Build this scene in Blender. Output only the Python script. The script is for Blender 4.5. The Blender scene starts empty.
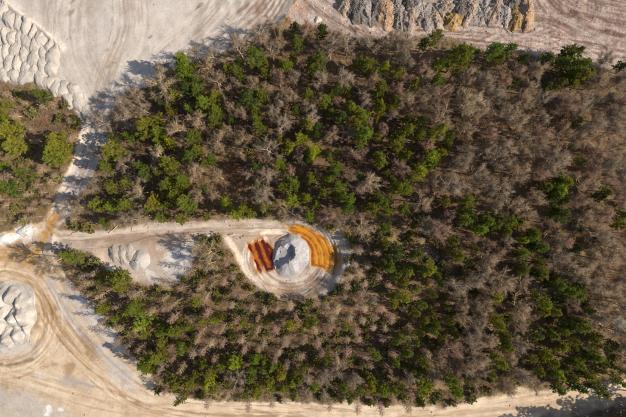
import bpy, math, random
import numpy as np
from mathutils import Vector, Matrix

# ------------------------------------------------------------------ camera, sky, sun, exposure
scene = bpy.context.scene
COL = scene.collection
CAM_H = 100.0
S = CAM_H * 36.0 / 24.0 / 626.0 * 0.985          # metres per photo pixel on the ground
cam_d = bpy.data.cameras.new('camera')
cam_d.lens = 24.0 / 0.985
cam_d.sensor_width = 36.0
cam_d.clip_end = 5000
cam = bpy.data.objects.new('camera', cam_d)
cam.location = (0, 0, CAM_H)
COL.objects.link(cam)
scene.camera = cam

SUN_EL, SUN_AZ = math.radians(38), math.radians(-9)     # azimuth measured from +X (image right)
sun_vec = Vector((math.cos(SUN_EL) * math.cos(SUN_AZ), math.cos(SUN_EL) * math.sin(SUN_AZ), math.sin(SUN_EL)))
world = bpy.data.worlds.new('World')
scene.world = world
world.use_nodes = True
wn = world.node_tree
sky = wn.nodes.new('ShaderNodeTexSky')
sky.sky_type = 'NISHITA'
sky.sun_disc = False
sky.sun_elevation = SUN_EL
sky.sun_rotation = math.atan2(sun_vec.x, sun_vec.y)
bg = wn.nodes['Background']
bg.inputs[1].default_value = 0.11
wn.links.new(sky.outputs[0], bg.inputs[0])
sun_d = bpy.data.lights.new('sun', 'SUN')
sun_d.energy = 4.6
sun_d.angle = math.radians(0.5)
sun_d.color = (1.0, 0.94, 0.84)
sun = bpy.data.objects.new('sun', sun_d)
sun.rotation_euler = sun_vec.to_track_quat('Z', 'Y').to_euler()
sun.location = sun_vec * 200
COL.objects.link(sun)
scene.view_settings.view_transform = 'Standard'
scene.view_settings.look = 'None'
scene.view_settings.gamma = 1
scene.view_settings.use_curve_mapping = False
scene.view_settings.exposure = 0.42

rng = np.random.default_rng(7)
random.seed(7)

# ------------------------------------------------------------------ helpers
def w(px, py):
    """photo pixel -> point on the ground plane"""
    return ((px - 313.0) * S, (208.5 - py) * S)

def tag(o, label=None, cat=None, group=None, kind=None):
    if label: o['label'] = label
    if cat: o['category'] = cat
    if group: o['group'] = group
    if kind: o['kind'] = kind
    return o

def srgb(r, g, b, k=1.0):
    f = lambda c: (c / 255.0 / 12.92) if c / 255.0 < 0.04045 else ((c / 255.0 + 0.055) / 1.055) ** 2.4
    return np.array([f(r) * k, f(g) * k, f(b) * k])

class Noise:
    def __init__(self, seed, n=256):
        self.n = n
        self.t = np.random.default_rng(seed).random((n, n))
    def one(self, x, y):
        xi = np.floor(x).astype(int); yi = np.floor(y).astype(int)
        fx = x - xi; fy = y - yi
        fx = fx * fx * (3 - 2 * fx); fy = fy * fy * (3 - 2 * fy)
        n = self.n; t = self.t
        x0 = xi % n; x1 = (xi + 1) % n; y0 = yi % n; y1 = (yi + 1) % n
        return (t[x0, y0] * (1 - fx) + t[x1, y0] * fx) * (1 - fy) + (t[x0, y1] * (1 - fx) + t[x1, y1] * fx) * fy
    def fbm(self, x, y, scale, octs=4, gain=0.5):
        v = 0; a = 1; tot = 0; f = 1.0 / scale
        for i in range(octs):
            v = v + a * self.one(x * f + 17.3 * i, y * f + 5.1 * i); tot += a
            a *= gain; f *= 2.03
        return v / tot - 0.5
N1, N2, N3 = Noise(1), Noise(2), Noise(3)

def poly_sd(P, x, y):
    """signed distance to polygon (positive inside)"""
    P = np.asarray(P, float); n = len(P)
    inside = np.zeros(x.shape, bool); d2 = np.full(x.shape, 1e12)
    for i in range(n):
        ax, ay = P[i]; bx, by = P[(i + 1) % n]
        ex, ey = bx - ax, by - ay
        t = np.clip(((x - ax) * ex + (y - ay) * ey) / (ex * ex + ey * ey + 1e-12), 0, 1)
        d2 = np.minimum(d2, (x - ax - t * ex) ** 2 + (y - ay - t * ey) ** 2)
        if ay != by:
            c = ((ay > y) != (by > y)) & (x < ex * (y - ay) / ey + ax)
            inside ^= c
    d = np.sqrt(d2)
    return np.where(inside, d, -d)

def line_d(L, x, y):
    d2 = np.full(x.shape, 1e12)
    for (ax, ay), (bx, by) in zip(L[:-1], L[1:]):
        ex, ey = bx - ax, by - ay
        t = np.clip(((x - ax) * ex + (y - ay) * ey) / (ex * ex + ey * ey + 1e-12), 0, 1)
        d2 = np.minimum(d2, (x - ax - t * ex) ** 2 + (y - ay - t * ey) ** 2)
    return np.sqrt(d2)

def smooth_line(L, k=2):
    """Chaikin corner cutting"""
    L = np.asarray(L, float)
    for _ in range(k):
        q = L[:-1] * 0.75 + L[1:] * 0.25; r = L[:-1] * 0.25 + L[1:] * 0.75
        M = np.empty((len(q) * 2 + 2, 2)); M[0] = L[0]; M[-1] = L[-1]
        M[1:-1:2] = q; M[2:-1:2] = r
        L = M
    return L

def offset_line(L, off):
    L = np.asarray(L, float)
    t = np.gradient(L, axis=0)
    t /= np.linalg.norm(t, axis=1)[:, None] + 1e-9
    return L + np.stack([-t[:, 1], t[:, 0]], 1) * off

def sstep(a, b, v):
    t = np.clip((v - a) / (b - a), 0, 1)
    return t * t * (3 - 2 * t)

def mesh_np(name, V, F, smooth=False, col=None, extra=None):
    """fast mesh from numpy; F is (n,3) or (n,4)"""
    V = np.ascontiguousarray(V, np.float32); F = np.ascontiguousarray(F, np.int32)
    m = bpy.data.meshes.new(name)
    k = F.shape[1]
    m.vertices.add(len(V)); m.vertices.foreach_set('co', V.ravel())
    m.loops.add(F.size); m.loops.foreach_set('vertex_index', F.ravel())
    m.polygons.add(len(F))
    m.polygons.foreach_set('loop_start', np.arange(0, F.size, k, dtype=np.int32))
    if smooth:
        m.polygons.foreach_set('use_smooth', np.ones(len(F), bool))
    if col is not None:
        a = m.color_attributes.new('tint', 'FLOAT_COLOR', 'POINT')
        c = np.ones((len(V), 4), np.float32); c[:, :3] = col
        a.data.foreach_set('color', c.ravel())
    if extra is not None:
        for kx, vx in extra.items():
            a = m.attributes.new(kx, 'FLOAT', 'POINT')
            a.data.foreach_set('value', np.ascontiguousarray(vx, np.float32))
    m.update(calc_edges=True)
    m.validate()
    return m

def link(name, mesh, mat=None, parent=None):
    o = bpy.data.objects.new(name, mesh)
    if mat is not None and len(mesh.materials) == 0: mesh.materials.append(mat)
    o.parent = parent
    COL.objects.link(o)
    return o

# ------------------------------------------------------------------ materials
def new_mat(name):
    m = bpy.data.materials.new(name); m.use_nodes = True
    nt = m.node_tree
    b = nt.nodes['Principled BSDF']
    b.inputs['Specular IOR Level'].default_value = 0.15
    b.inputs['Roughness'].default_value = 0.9
    return m, nt, b

def nd(nt, t, **kw):
    n = nt.nodes.new(t)
    for k, v in kw.items(): setattr(n, k, v)
    return n

def mixc(nt, a, b, fac, mode='MIX'):
    n = nd(nt, 'ShaderNodeMix', data_type='RGBA', blend_type=mode)
    for sock, v in ((0, fac), (6, a), (7, b)):
        if hasattr(v, 'is_linked') or hasattr(v, 'links'): nt.links.new(v, n.inputs[sock])
        elif isinstance(v, (int, float)): n.inputs[sock].default_value = v
        else: n.inputs[sock].default_value = (*v, 1)
    return n.outputs[2]

def mrange(nt, v, a, b, c, d):
    n = nd(nt, 'ShaderNodeMapRange')
    nt.links.new(v, n.inputs[0])
    for i, q in enumerate((a, b, c, d)): n.inputs[i + 1].default_value = q
    return n.outputs[0]

def noise(nt, vec, scale, detail=6, rough=0.6, dist=0.0):
    n = nd(nt, 'ShaderNodeTexNoise')
    n.inputs['Scale'].default_value = scale; n.inputs['Detail'].default_value = detail
    n.inputs['Roughness'].default_value = rough; n.inputs['Distortion'].default_value = dist
    if vec is not None: nt.links.new(vec, n.inputs['Vector'])
    return n.outputs[0]

def ground_mat(name, bump=0.5, spread=(0.8, 1.2), fine=9.0, grit=0.5, speck=0.25):
    m, nt, b = new_mat(name)
    geo = nd(nt, 'ShaderNodeNewGeometry'); pos = geo.outputs['Position']
    at = nd(nt, 'ShaderNodeAttribute', attribute_name='tint')
    n1 = noise(nt, pos, 0.35, 10, 0.72, 0.6)
    n2 = noise(nt, pos, fine, 5, 0.75)
    n3 = noise(nt, pos, 1.7, 6, 0.75, 1.0)
    f1 = mrange(nt, n1, 0.3, 0.7, spread[0], spread[1])
    f2 = mrange(nt, n2, 0.3, 0.7, 1 - grit * 0.55, 1 + grit * 0.55)
    f3 = mrange(nt, n3, 0.56, 0.66, 1.0, 1.0 - speck)
    mul = nd(nt, 'ShaderNodeMath', operation='MULTIPLY'); mu2 = nd(nt, 'ShaderNodeMath', operation='MULTIPLY')
    nt.links.new(f1, mul.inputs[0]); nt.links.new(f2, mul.inputs[1])
    nt.links.new(mul.outputs[0], mu2.inputs[0]); nt.links.new(f3, mu2.inputs[1])
    vm = nd(nt, 'ShaderNodeVectorMath', operation='SCALE')
    nt.links.new(at.outputs['Color'], vm.inputs[0]); nt.links.new(mu2.outputs[0], vm.inputs['Scale'])
    nt.links.new(vm.outputs[0], b.inputs['Base Color'])
    ad = nd(nt, 'ShaderNodeMath', operation='ADD')
    nt.links.new(n2, ad.inputs[0]); nt.links.new(n3, ad.inputs[1])
    bp = nd(nt, 'ShaderNodeBump'); bp.inputs['Strength'].default_value = bump; bp.inputs['Distance'].default_value = 0.3
    nt.links.new(ad.outputs[0], bp.inputs['Height']); nt.links.new(bp.outputs[0], b.inputs['Normal'])
    return m

def object_tint_mat(name, lo, hi, hue_attr=True, trans=0.0, rough=0.85, scale=2.0):
    """colour = object colour x per-vertex tint x noise"""
    m, nt, b = new_mat(name)
    b.inputs['Roughness'].default_value = rough
    oi = nd(nt, 'ShaderNodeObjectInfo')
    at = nd(nt, 'ShaderNodeAttribute', attribute_name='tint')
    geo = nd(nt, 'ShaderNodeNewGeometry')
    n1 = noise(nt, geo.outputs['Position'], scale, 3, 0.6)
    c = mixc(nt, oi.outputs['Color'], at.outputs['Color'], 1.0, 'MULTIPLY')
    vm = nd(nt, 'ShaderNodeVectorMath', operation='SCALE')
    nt.links.new(c, vm.inputs[0]); nt.links.new(mrange(nt, n1, 0.3, 0.7, lo, hi), vm.inputs['Scale'])
    nt.links.new(vm.outputs[0], b.inputs['Base Color'])
    if trans > 0:
        tr = nd(nt, 'ShaderNodeBsdfTranslucent')
        nt.links.new(vm.outputs[0], tr.inputs['Color'])
        mx = nd(nt, 'ShaderNodeMixShader'); mx.inputs[0].default_value = trans
        nt.links.new(b.outputs[0], mx.inputs[1]); nt.links.new(tr.outputs[0], mx.inputs[2])
        nt.links.new(mx.outputs[0], nt.nodes['Material Output'].inputs['Surface'])
    return m

def stuff_mat(name, trans=0.0):
    m, nt, b = new_mat(name)
    at = nd(nt, 'ShaderNodeAttribute', attribute_name='tint')
    nt.links.new(at.outputs['Color'], b.inputs['Base Color'])
    if trans:
        tr = nd(nt, 'ShaderNodeBsdfTranslucent'); nt.links.new(at.outputs['Color'], tr.inputs['Color'])
        mx = nd(nt, 'ShaderNodeMixShader'); mx.inputs[0].default_value = trans
        nt.links.new(b.outputs[0], mx.inputs[1]); nt.links.new(tr.outputs[0], mx.inputs[2])
        nt.links.new(mx.outputs[0], nt.nodes['Material Output'].inputs['Surface'])
    return m

M_SAND = ground_mat('sand', 0.35, (0.82, 1.16), 4.0, 0.22, 0.18)
M_DIRT = ground_mat('rutted_dirt', 1.0, (0.66, 1.3), 3.5, 0.8, 0.35)
M_LITTER = ground_mat('leaf_litter', 1.0, (0.65, 1.3), 6.0, 1.0, 0.35)
M_HEAP = ground_mat('heaped_sand', 0.6, (0.86, 1.12), 5.0, 0.4, 0.12)
M_RUBBLE = ground_mat('heaped_rubble', 1.0, (0.72, 1.25), 3.0, 0.9, 0.4)
M_BARK = object_tint_mat('bark', 0.75, 1.25)
M_TWIG = object_tint_mat('twigs', 0.8, 1.2)
M_NEEDLE = object_tint_mat('needles', 0.75, 1.25, trans=0.32)
M_LEAF = object_tint_mat('shrub_leaves', 0.75, 1.25, trans=0.15)
M_SCRUB = stuff_mat('scrub', 0.1)

# ------------------------------------------------------------------ zones, in photo pixels
Z_YARD = [(-400, -400), (298, -400), (300, -8), (288, 12), (276, 28), (245, 44), (206, 58), (172, 68), (150, 84), (124, 97),
          (112, 113), (108, 140), (100, 165), (84, 192), (72, 212), (60, 226), (47, 224), (46, 214), (56, 194), (68, 166), (76, 146), (80, 128),
          (74, 108), (58, 94), (36, 83), (0, 81), (-400, 84)]
Z_DIRT = [(296, -400), (1100, -400), (1100, 90), (640, 74), (606, 67), (572, 58), (540, 57), (512, 52), (478, 47), (452, 38), (428, 40),
          (404, 37), (376, 40), (352, 43), (338, 33), (320, 27), (302, 26), (286, 18), (288, 10), (300, -8)]
Z_LANE = [(46, 226), (62, 231), (104, 231), (150, 223), (204, 221), (240, 219), (300, 221), (340, 230), (352, 244), (345, 266),
          (335, 290), (308, 301), (280, 299), (254, 285), (238, 268), (230, 250), (222, 238), (206, 238), (196, 250), (192, 272), (176, 286),
          (136, 286), (112, 276), (100, 264), (92, 252), (70, 248), (52, 250)]
Z_HAUL = [(-400, 238), (0, 234), (24, 226), (46, 222), (58, 232), (50, 250), (62, 272), (84, 298), (104, 318), (124, 344), (144, 370),
          (160, 388), (184, 398), (250, 402), (340, 403), (400, 406), (440, 408), (470, 402), (500, 392), (520, 388), (545, 391),
          (578, 389), (606, 384), (634, 378), (1100, 340), (1100, 400), (640, 402), (600, 410), (562, 420), (520, 440), (460, 600), (-400, 600)]
def px_poly(P): return np.array([w(*p) for p in P])
ZP = {k: px_poly(v) for k, v in dict(yard=Z_YARD, dirt=Z_DIRT, lane=Z_LANE, haul=Z_HAUL).items()}
def P2(L): return smooth_line([w(*p) for p in L])

# ------------------------------------------------------------------ height field
def axis(lo, hi, step, far):
    f = np.arange(lo, hi + 1e-6, step)
    e = step * (np.cumsum(1.7 ** np.arange(1, 60)))
    e = e[e < far]
    return np.concatenate([lo - e[::-1], f, hi + e])
GX = axis(-80.0, 80.0, 0.19, 900.0); GY = axis(-55.0, 55.0, 0.19, 900.0)
XX, YY = np.meshgrid(GX, GY)
PIT_C = w(296, 259)
def pit_r(x, y):
    return np.hypot((x - PIT_C[0]) / (46 * S), (y - PIT_C[1]) / (38 * S))
def window(L, pad):
    L = np.asarray(L)
    i0, i1 = np.searchsorted(GX, [L[:, 0].min() - pad, L[:, 0].max() + pad]); j0, j1 = np.searchsorted(GY, [L[:, 1].min() - pad, L[:, 1].max() + pad])
    return (slice(j0, j1), slice(i0, i1))
def path_coords(L, pad):
    """window, signed distance and run along a path"""
    L = P2(L); sl = window(L, pad); x, y = XX[sl], YY[sl]
    best = np.full(x.shape, 1e12); sd = np.zeros(x.shape); run = np.zeros(x.shape); acc = 0.0
    for (ax, ay), (bx, by) in zip(L[:-1], L[1:]):
        ex, ey = bx - ax, by - ay; ln = math.hypot(ex, ey)
        t = np.clip(((x - ax) * ex + (y - ay) * ey) / (ln * ln + 1e-12), 0, 1)
        dx, dy = x - ax - t * ex, y - ay - t * ey; d2 = dx * dx + dy * dy
        k = d2 < best
        best = np.where(k, d2, best); sd = np.where(k, np.sign(ex * dy - ey * dx) * np.sqrt(d2), sd); run = np.where(k, acc + t * ln, run)
        acc += ln
    return sl, sd, run
RING = lambda cx, cy, rx, ry, a0, a1: [(cx + rx * math.cos(math.radians(a)), cy + ry * math.sin(math.radians(a))) for a in range(a0, a1, 12)]
PATHS = [   # path, half width (m), rut depth (m), colour strength, light tint, dark tint
    ([(-30, 366), (30, 378), (90, 398), (150, 408), (260, 410), (400, 412), (520, 402), (626, 386), (700, 376)], 4.6, 0.10, 0.55, (236, 214, 188), (192, 158, 124)),
    ([(-20, 262), (20, 262), (40, 285), (58, 325), (92, 362), (140, 400), (200, 412), (300, 416), (420, 430)], 5.0, 0.16, 0.8, (234, 208, 176), (176, 136, 96)),
    (RING(2, 322, 50, 46, -90, 100), 3.4, 0.16, 0.8, (234, 212, 184), (170, 132, 90)),
    ([(40, 238), (90, 240), (150, 232), (220, 226), (300, 226), (340, 236)], 3.2, 0.12, 0.7, (222, 204, 188), (160, 130, 106)),
    ([(540, -30), (552, 4), (580, 18), (640, 30)], 4.0, 0.30, 0.9, (216, 188, 170), (140, 110, 94)),
    ([(300, -20), (330, 8), (360, 24), (410, 31), (480, 33), (560, 45), (640, 55)], 4.0, 0.22, 0.8, (230, 206, 188), (146, 112, 96)),
    ([(560, -20), (600, 0), (650, 12)], 2.8, 0.25, 0.8, (216, 188, 170), (146, 116, 100)),
    ([(516, 24), (545, 22), (575, 38), (600, 52)], 5.0, 0.28, 0.7, (222, 200, 184), (160, 126, 108)),
    ([(92, 125), (86, 95), (66, 60), (60, 20), (70, -20)], 7.0, 0.05, 0.5, (222, 206, 190), (178, 158, 140)),
    ([(100, 118), (112, 70), (130, 30), (126, -20)], 6.0, 0.05, 0.5, (222, 206, 190), (178, 156, 136)),
    ([(140, 85), (170, 55), (205, 30), (235, -10)], 7.0, 0.06, 0.55, (224, 208, 194), (176, 154, 134)),
    ([(165, 66), (205, 50), (245, 28), (270, 0), (276, -20)], 4.5, 0.06, 0.55, (226, 212, 200), (170, 146, 126)),
    (RING(290, 259, 34, 31, -30, 215), 3.0, 0.16, 0.85, (226, 212, 198), (146, 118, 98)),
    (RING(288, 258, 44, 36, 60, 200), 2.0, 0.10, 0.7, (234, 220, 204), (168, 138, 112)),
    ([(98, 120), (90, 150), (78, 180), (62, 208), (52, 226)], 2.6, 0.08, 0.6, (226, 214, 202), (176, 152, 132)),
]
PCO = [path_coords(p[0], p[1] + 1.0) for p in PATHS]
def path_streak(i):
    sl, d, run = PCO[i]
    st = N1.fbm(d + 31 * i, run * 0.03 + 7 * i, 0.6, 4, 0.62) + 0.35 * N2.fbm(d, run * 0.2, 0.4, 2)
    fall = 1 - sstep(PATHS[i][1] * 0.55, PATHS[i][1], np.abs(d) * (1 + 0.6 * N2.fbm(XX[sl], YY[sl], 4, 3)))
    return sl, st, fall
POND_Z = -1.75
def pond_fields(x, y):
    """furrow pattern of the two rust-coloured ponds; returns height offset and masks"""
    px = x / S + 313; py = 208.5 - y / S
    left = poly_sd([(247, 247), (253, 243), (255, 237), (262, 240), (271, 250), (271, 270), (266, 271), (262, 262), (260, 273), (257, 272), (252, 260)], px, py)
    right = poly_sd([(286, 226), (298, 226), (312, 231), (326, 240), (338, 252), (340, 262), (334, 273), (330, 270), (322, 267), (312, 266), (312, 250), (306, 240), (292, 233)], px, py)
    return left, right, px, py

def pond_ridges(x, y, px, py):
    rl = np.cos(((px - 247) * 0.93 - (py - 240) * 0.42) * 2 * np.pi / 7.6 - 1.0 + 2.0 * N3.fbm(x, y, 3, 2))
    rr = np.hypot(px - 289, (py - 262) * 0.95)
    return rl, np.cos(rr * 2 * np.pi / 5.6 + 1.0 + 2.5 * N2.fbm(x, y, 6, 2))
def height(x, y):
    h = 0.55 * N1.fbm(x, y, 45, 3) + 0.22 * N2.fbm(x, y, 5, 4)
    lane = poly_sd(ZP['lane'], x, y); haul = poly_sd(ZP['haul'], x, y)
    yard = poly_sd(ZP['yard'], x, y); dirt = poly_sd(ZP['dirt'], x, y)
    inside = np.maximum.reduce([lane, haul, yard, dirt])
    h = h - 0.5 * sstep(-1.5, 2.5, inside)
    h = h + 0.10 * N3.fbm(x, y, 1.2, 3) * sstep(0, 2, -inside + 0.5)
    # low berm on the edges of the roads
    h = h + 0.35 * np.exp(-((inside - 0.3) / 0.9) ** 2) * (0.6 + N2.fbm(x, y, 4, 3) * 1.6)
    # excavated ring round the gravel mound
    r = pit_r(x, y)
    h = h - 1.5 * (1 - sstep(0.72, 1.05, r + 0.10 * N2.fbm(x, y, 4, 3)))
    # pale berm on the yard edge
    L = P2([(2, -2), (18, 12), (36, 24), (52, 38), (60, 47)]); sl = window(L, 4)
    h[sl] += 0.8 * np.exp(-(line_d(L, x[sl], y[sl]) / 0.8) ** 2)
    L = P2([(82, 130), (88, 120), (93, 108)]); sl = window(L, 4)
    h[sl] += 0.4 * np.exp(-(line_d(L, x[sl], y[sl]) / 0.5) ** 2)
    L = P2([(248, 42), (262, 35), (276, 28), (286, 18)]); sl = window(L, 4)
    h[sl] += 0.6 * np.exp(-(line_d(L, x[sl], y[sl]) / 0.7) ** 2)
    # wheel ruts
    for i in range(len(PATHS)):
        sl, st, fall = path_streak(i)
        h[sl] += PATHS[i][2] * 1.6 * st * fall
    # churned furrows of the upper dirt
    px = x / S + 313; py = 208.5 - y / S
    churn = sstep(0, 3, dirt)
    ang = 0.35 + 0.9 * N1.fbm(x, y, 60, 1)
    u = x * np.sin(ang) + y * np.cos(ang); v = x * np.cos(ang) - y * np.sin(ang)
    rid = 1 - np.abs(2 * N2.fbm(u, v * 0.16, 1.3, 3)) * 2
    h = h + churn * 0.35 * N1.fbm(x, y, 0.7, 2) * sstep(-0.1, 0.15, N2.fbm(x, y, 7, 3))
    h = h + churn * (0.34 * (rid - 0.6) * sstep(-0.08, 0.12, N3.fbm(x, y, 10, 3)) + 0.45 * N3.fbm(x, y, 2.2, 4))
    # bulldozed streaks on the yard
    yd = sstep(0, 4, yard)
    h = h + yd * 0.05 * np.sin((x * 0.96 + y * 0.1 + 5 * N2.fbm(x, y, 14, 2)) * 3.1) * sstep(0, 0.15, N1.fbm(x, y, 18, 2))
    # pond furrows
    left, right, px, py = pond_fields(x, y)
    ridge_l, ridge_r = pond_ridges(x, y, px, py)
    ring = sstep(0.45, 0.7, r) * (1 - sstep(0.95, 1.05, r))
    h = h + ring * 0.10 * np.cos(np.hypot(px - 289, (py - 260)) * 2 * np.pi / 2.9 + 9 * N2.fbm(x, y, 7, 3)) * sstep(-0.1, 0.15, N3.fbm(x, y, 4, 3))
    nn = 6 * N2.fbm(x, y, 1.6, 3)
    near = np.maximum(left, right)
    rim = sstep(-9, -2, near) * (1 - sstep(-2, 0, near))
    h = np.where(rim > 0, h * (1 - rim) + np.maximum(h, POND_Z + 0.12 + 0.15 * N3.fbm(x, y, 1.5, 2)) * rim, h)
    for fld, ridge, amp, off in ((left, ridge_l, 0.13, -0.13), (right, ridge_r, 0.12, -0.06)):
        k = sstep(-1.6, 2.0, fld + nn - 1.2 * ridge)
        h = h * (1 - k) + (POND_Z + off + amp * (ridge + 0.5 * N3.fbm(x, y, 1.5, 2))) * k
    return h

HH = height(XX, YY)
def ground_z(x, y):
    """bilinear sample of the built ground"""
    x = np.asarray(x, float); y = np.asarray(y, float)
    i = np.clip(np.searchsorted(GX, x) - 1, 0, len(GX) - 2); j = np.clip(np.searchsorted(GY, y) - 1, 0, len(GY) - 2)
    tx = (x - GX[i]) / (GX[i + 1] - GX[i]); ty = (y - GY[j]) / (GY[j + 1] - GY[j])
    return (HH[j, i] * (1 - tx) + HH[j, i + 1] * tx) * (1 - ty) + (HH[j + 1, i] * (1 - tx) + HH[j + 1, i + 1] * tx) * ty

# ------------------------------------------------------------------ ground colours (the soil itself, plus painted shade in the lower right corner)
SD = {k: poly_sd(p, XX, YY) for k, p in ZP.items()}
PX = XX / S + 313; PY = 208.5 - YY / S
jag = 3.2 * N2.fbm(XX, YY, 3.5, 4) + 1.2 * N3.fbm(XX, YY, 0.9, 2)
litter = srgb(118, 94, 74) * 0.8
litter2 = srgb(150, 120, 90) * 0.82
straw = srgb(184, 156, 110) * 0.78
C = np.empty(XX.shape + (3,))
t = sstep(-0.18, 0.2, N1.fbm(XX, YY, 9, 4))[..., None]
C[:] = litter * (1 - t) + litter2 * t
t = (sstep(0.08, 0.26, N3.fbm(XX, YY, 7, 4)) * 0.6)[..., None]
C[:] = C * (1 - t) + straw * t
FULL = (slice(None), slice(None))
NB = N2.fbm(XX, YY, 2.5, 4) + 0.5 * N3.fbm(XX, YY, 0.8, 3)
def lay(mask, c):
    """mix colour c into the soil; mask is an array or (window, array)"""
    sl, m = mask if isinstance(mask, tuple) else (FULL, mask)
    m = np.clip(m, 0, 1)[..., None]
    C[sl] = C[sl] * (1 - m) + np.asarray(c) * m
class WM(tuple):
    """windowed mask that can be scaled by a number or a full-size field"""
    def __mul__(s, k): return WM((s[0], s[1] * (k[s[0]] if isinstance(k, np.ndarray) else k)))
    __rmul__ = __mul__
def blob(cx, cy, rx, ry, soft=0.5, rot=0.0, n=0.5):
    R_ = max(rx, ry) * 2.6 + 3
    sl = window([w(cx - R_, cy - R_), w(cx + R_, cy + R_)], 0)
    dx = PX[sl] - cx; dy = PY[sl] - cy
    a = math.radians(rot); u = dx * math.cos(a) + dy * math.sin(a); v = -dx * math.sin(a) + dy * math.cos(a)
    r = np.hypot(u / rx, v / ry) + n * NB[sl] * 3
    return WM((sl, 1 - sstep(1 - soft, 1 + soft, r)))
def stroke(L, width, soft=0.5, amt=1.0, n=0.6):
    L = P2(L); sl = window(L, width * S * 3 + 1)
    d = line_d(L, XX[sl], YY[sl]) / S + n * width * NB[sl] * 3
    return WM((sl, amt * (1 - sstep(width * (1 - soft), width * (1 + soft), d))))
SAND_Y = srgb(212, 198, 184) * 0.74; SAND_W = srgb(224, 196, 162) * 0.74
DIRT_P = srgb(206, 180, 162) * 0.72; LANE_G = srgb(204, 180, 158) * 0.68
for k, c in (('yard', SAND_Y), ('dirt', DIRT_P), ('lane', LANE_G), ('haul', SAND_W)):
    lay(sstep(-0.5, 0.6, SD[k] + jag), c)
# fringe of dry straw on the borders of the bare ground
inside = SDMAX0 = np.maximum.reduce([SD[k] for k in SD])
lay(0.55 * np.exp(-((inside + 1.2 + jag) / 1.1) ** 2), straw)
Y = sstep(0, 2, SD['yard']); D = sstep(0, 2, SD['dirt']); LN = sstep(0, 1, SD['lane']); HL = sstep(0, 1.5, SD['haul'])
# yard: long faint bulldozer sweeps, mottling
sw = N1.fbm(XX * 1.0 + YY * 0.1, YY * 0.10, 1.6, 4)
lay(Y * sstep(-0.02, 0.22, sw) * 0.45, srgb(190, 170, 152) * 0.72)
lay(Y * sstep(0.0, 0.2, N3.fbm(XX, YY * 0.5, 12, 4)) * 0.5, srgb(222, 206, 190) * 0.78)
lay(Y * sstep(0.05, 0.2, N2.fbm(XX, YY, 6, 5)) * 0.3, srgb(176, 152, 132) * 0.7)
for q in range(7):      # brown scraped streaks
    x0 = 236 + q * 4.2
    lay(stroke([(x0 + 26, -12 + q * 1.5), (x0 + 14, 3 + q * 2.5), (x0, 12 + q * 3.4)], 1.2, 0.6, 0.8, 0.8), srgb(168, 126, 98) * 0.62)
lay(stroke([(262, -10), (258, 6), (260, 20), (254, 33)], 4.5, 0.7, 0.75, 0.9), srgb(160, 120, 94) * 0.62)
lay(blob(196, 34, 7, 5, 0.5, -45) * 0.45, srgb(160, 146, 128) * 0.7)
for bx, by, br in ((149, 36, 1.2), (146, 41, 1.0), (152, 47, 1.6), (162, 41, 1.2), (68, 12, 2.4), (113, 42, 1.8), (106, 49, 2.2), (200, 4, 1.5), (112, 63, 2.4), (196, 8, 1.2), (70, 0, 2)):
    lay(blob(bx, by, br * 1.6, br * 0.7, 0.5, -35, 1.6) * 0.55, srgb(140, 112, 80) * 0.6)
lay(blob(110, 55, 8, 12, 0.7) * 0.4, srgb(206, 170, 130) * 0.7)
lay(stroke([(5, 2), (20, 14), (37, 25), (52, 38), (60, 50)], 2.2, 0.5, 0.8, 0.2), srgb(236, 218, 198) * 0.8)
lay(stroke([(60, 50), (72, 68), (84, 84), (94, 100)], 9, 0.6, 0.3), srgb(190, 172, 154) * 0.72)
lay(stroke([(35, 30), (34, 34)], 1.6, 0.6, 0.6), srgb(160, 112, 80) * 0.7)
def lay_paths():
    for i, p in enumerate(PATHS):
        sl, st, fall = path_streak(i)
        own = np.maximum.reduce([SD[k][sl] for k in SD])
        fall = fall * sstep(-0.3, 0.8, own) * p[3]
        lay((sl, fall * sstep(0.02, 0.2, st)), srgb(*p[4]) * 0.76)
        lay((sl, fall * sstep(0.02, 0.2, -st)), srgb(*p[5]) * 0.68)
# lane going down on the left of the wood
lay(stroke([(98, 120), (90, 150), (78, 180), (62, 208), (52, 226)], 5.0, 0.7, 0.35), srgb(214, 200, 188) * 0.75)
lay(stroke([(92, 112), (86, 128), (74, 160), (64, 184), (54, 204), (49, 222)], 1.6, 0.5, 0.8, 0.4), srgb(234, 214, 188) * 0.8)
# upper dirt
lay(D * sstep(0.0, 0.2, N1.fbm(XX, YY, 5, 5)) * 0.55, srgb(186, 152, 132) * 0.68)
lay(D * sstep(0.04, 0.22, N3.fbm(XX, YY, 4, 5)) * 0.6, srgb(224, 200, 182) * 0.75)
lay(stroke([(306, -10), (330, 10), (360, 28), (400, 33), (445, 30), (500, 32), (535, 44), (570, 50)], 4.5, 0.8, 0.5, 0.8), srgb(224, 198, 176) * 0.76)
lay(stroke([(330, 2), (345, 12), (362, 19), (372, 22)], 6, 0.7, 0.5, 0.6), srgb(150, 116, 94) * 0.66)
lay(stroke([(540, -20), (553, 5), (580, 18), (650, 31)], 9, 0.6, 0.35), srgb(160, 124, 110) * 0.66)
lay(blob(302, 8, 8, 6, 0.6) * 0.5, srgb(214, 170, 140) * 0.75)
lay(blob(312, 17, 4, 5, 0.5) * 0.7, srgb(236, 220, 204) * 0.8)
lay(blob(556, 26, 14, 6, 0.6, 20) * 0.5, srgb(178, 132, 112) * 0.68)
lay(blob(536, 12, 8, 16, 0.6, 20) * 0.35, srgb(180, 138, 128) * 0.7)
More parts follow.
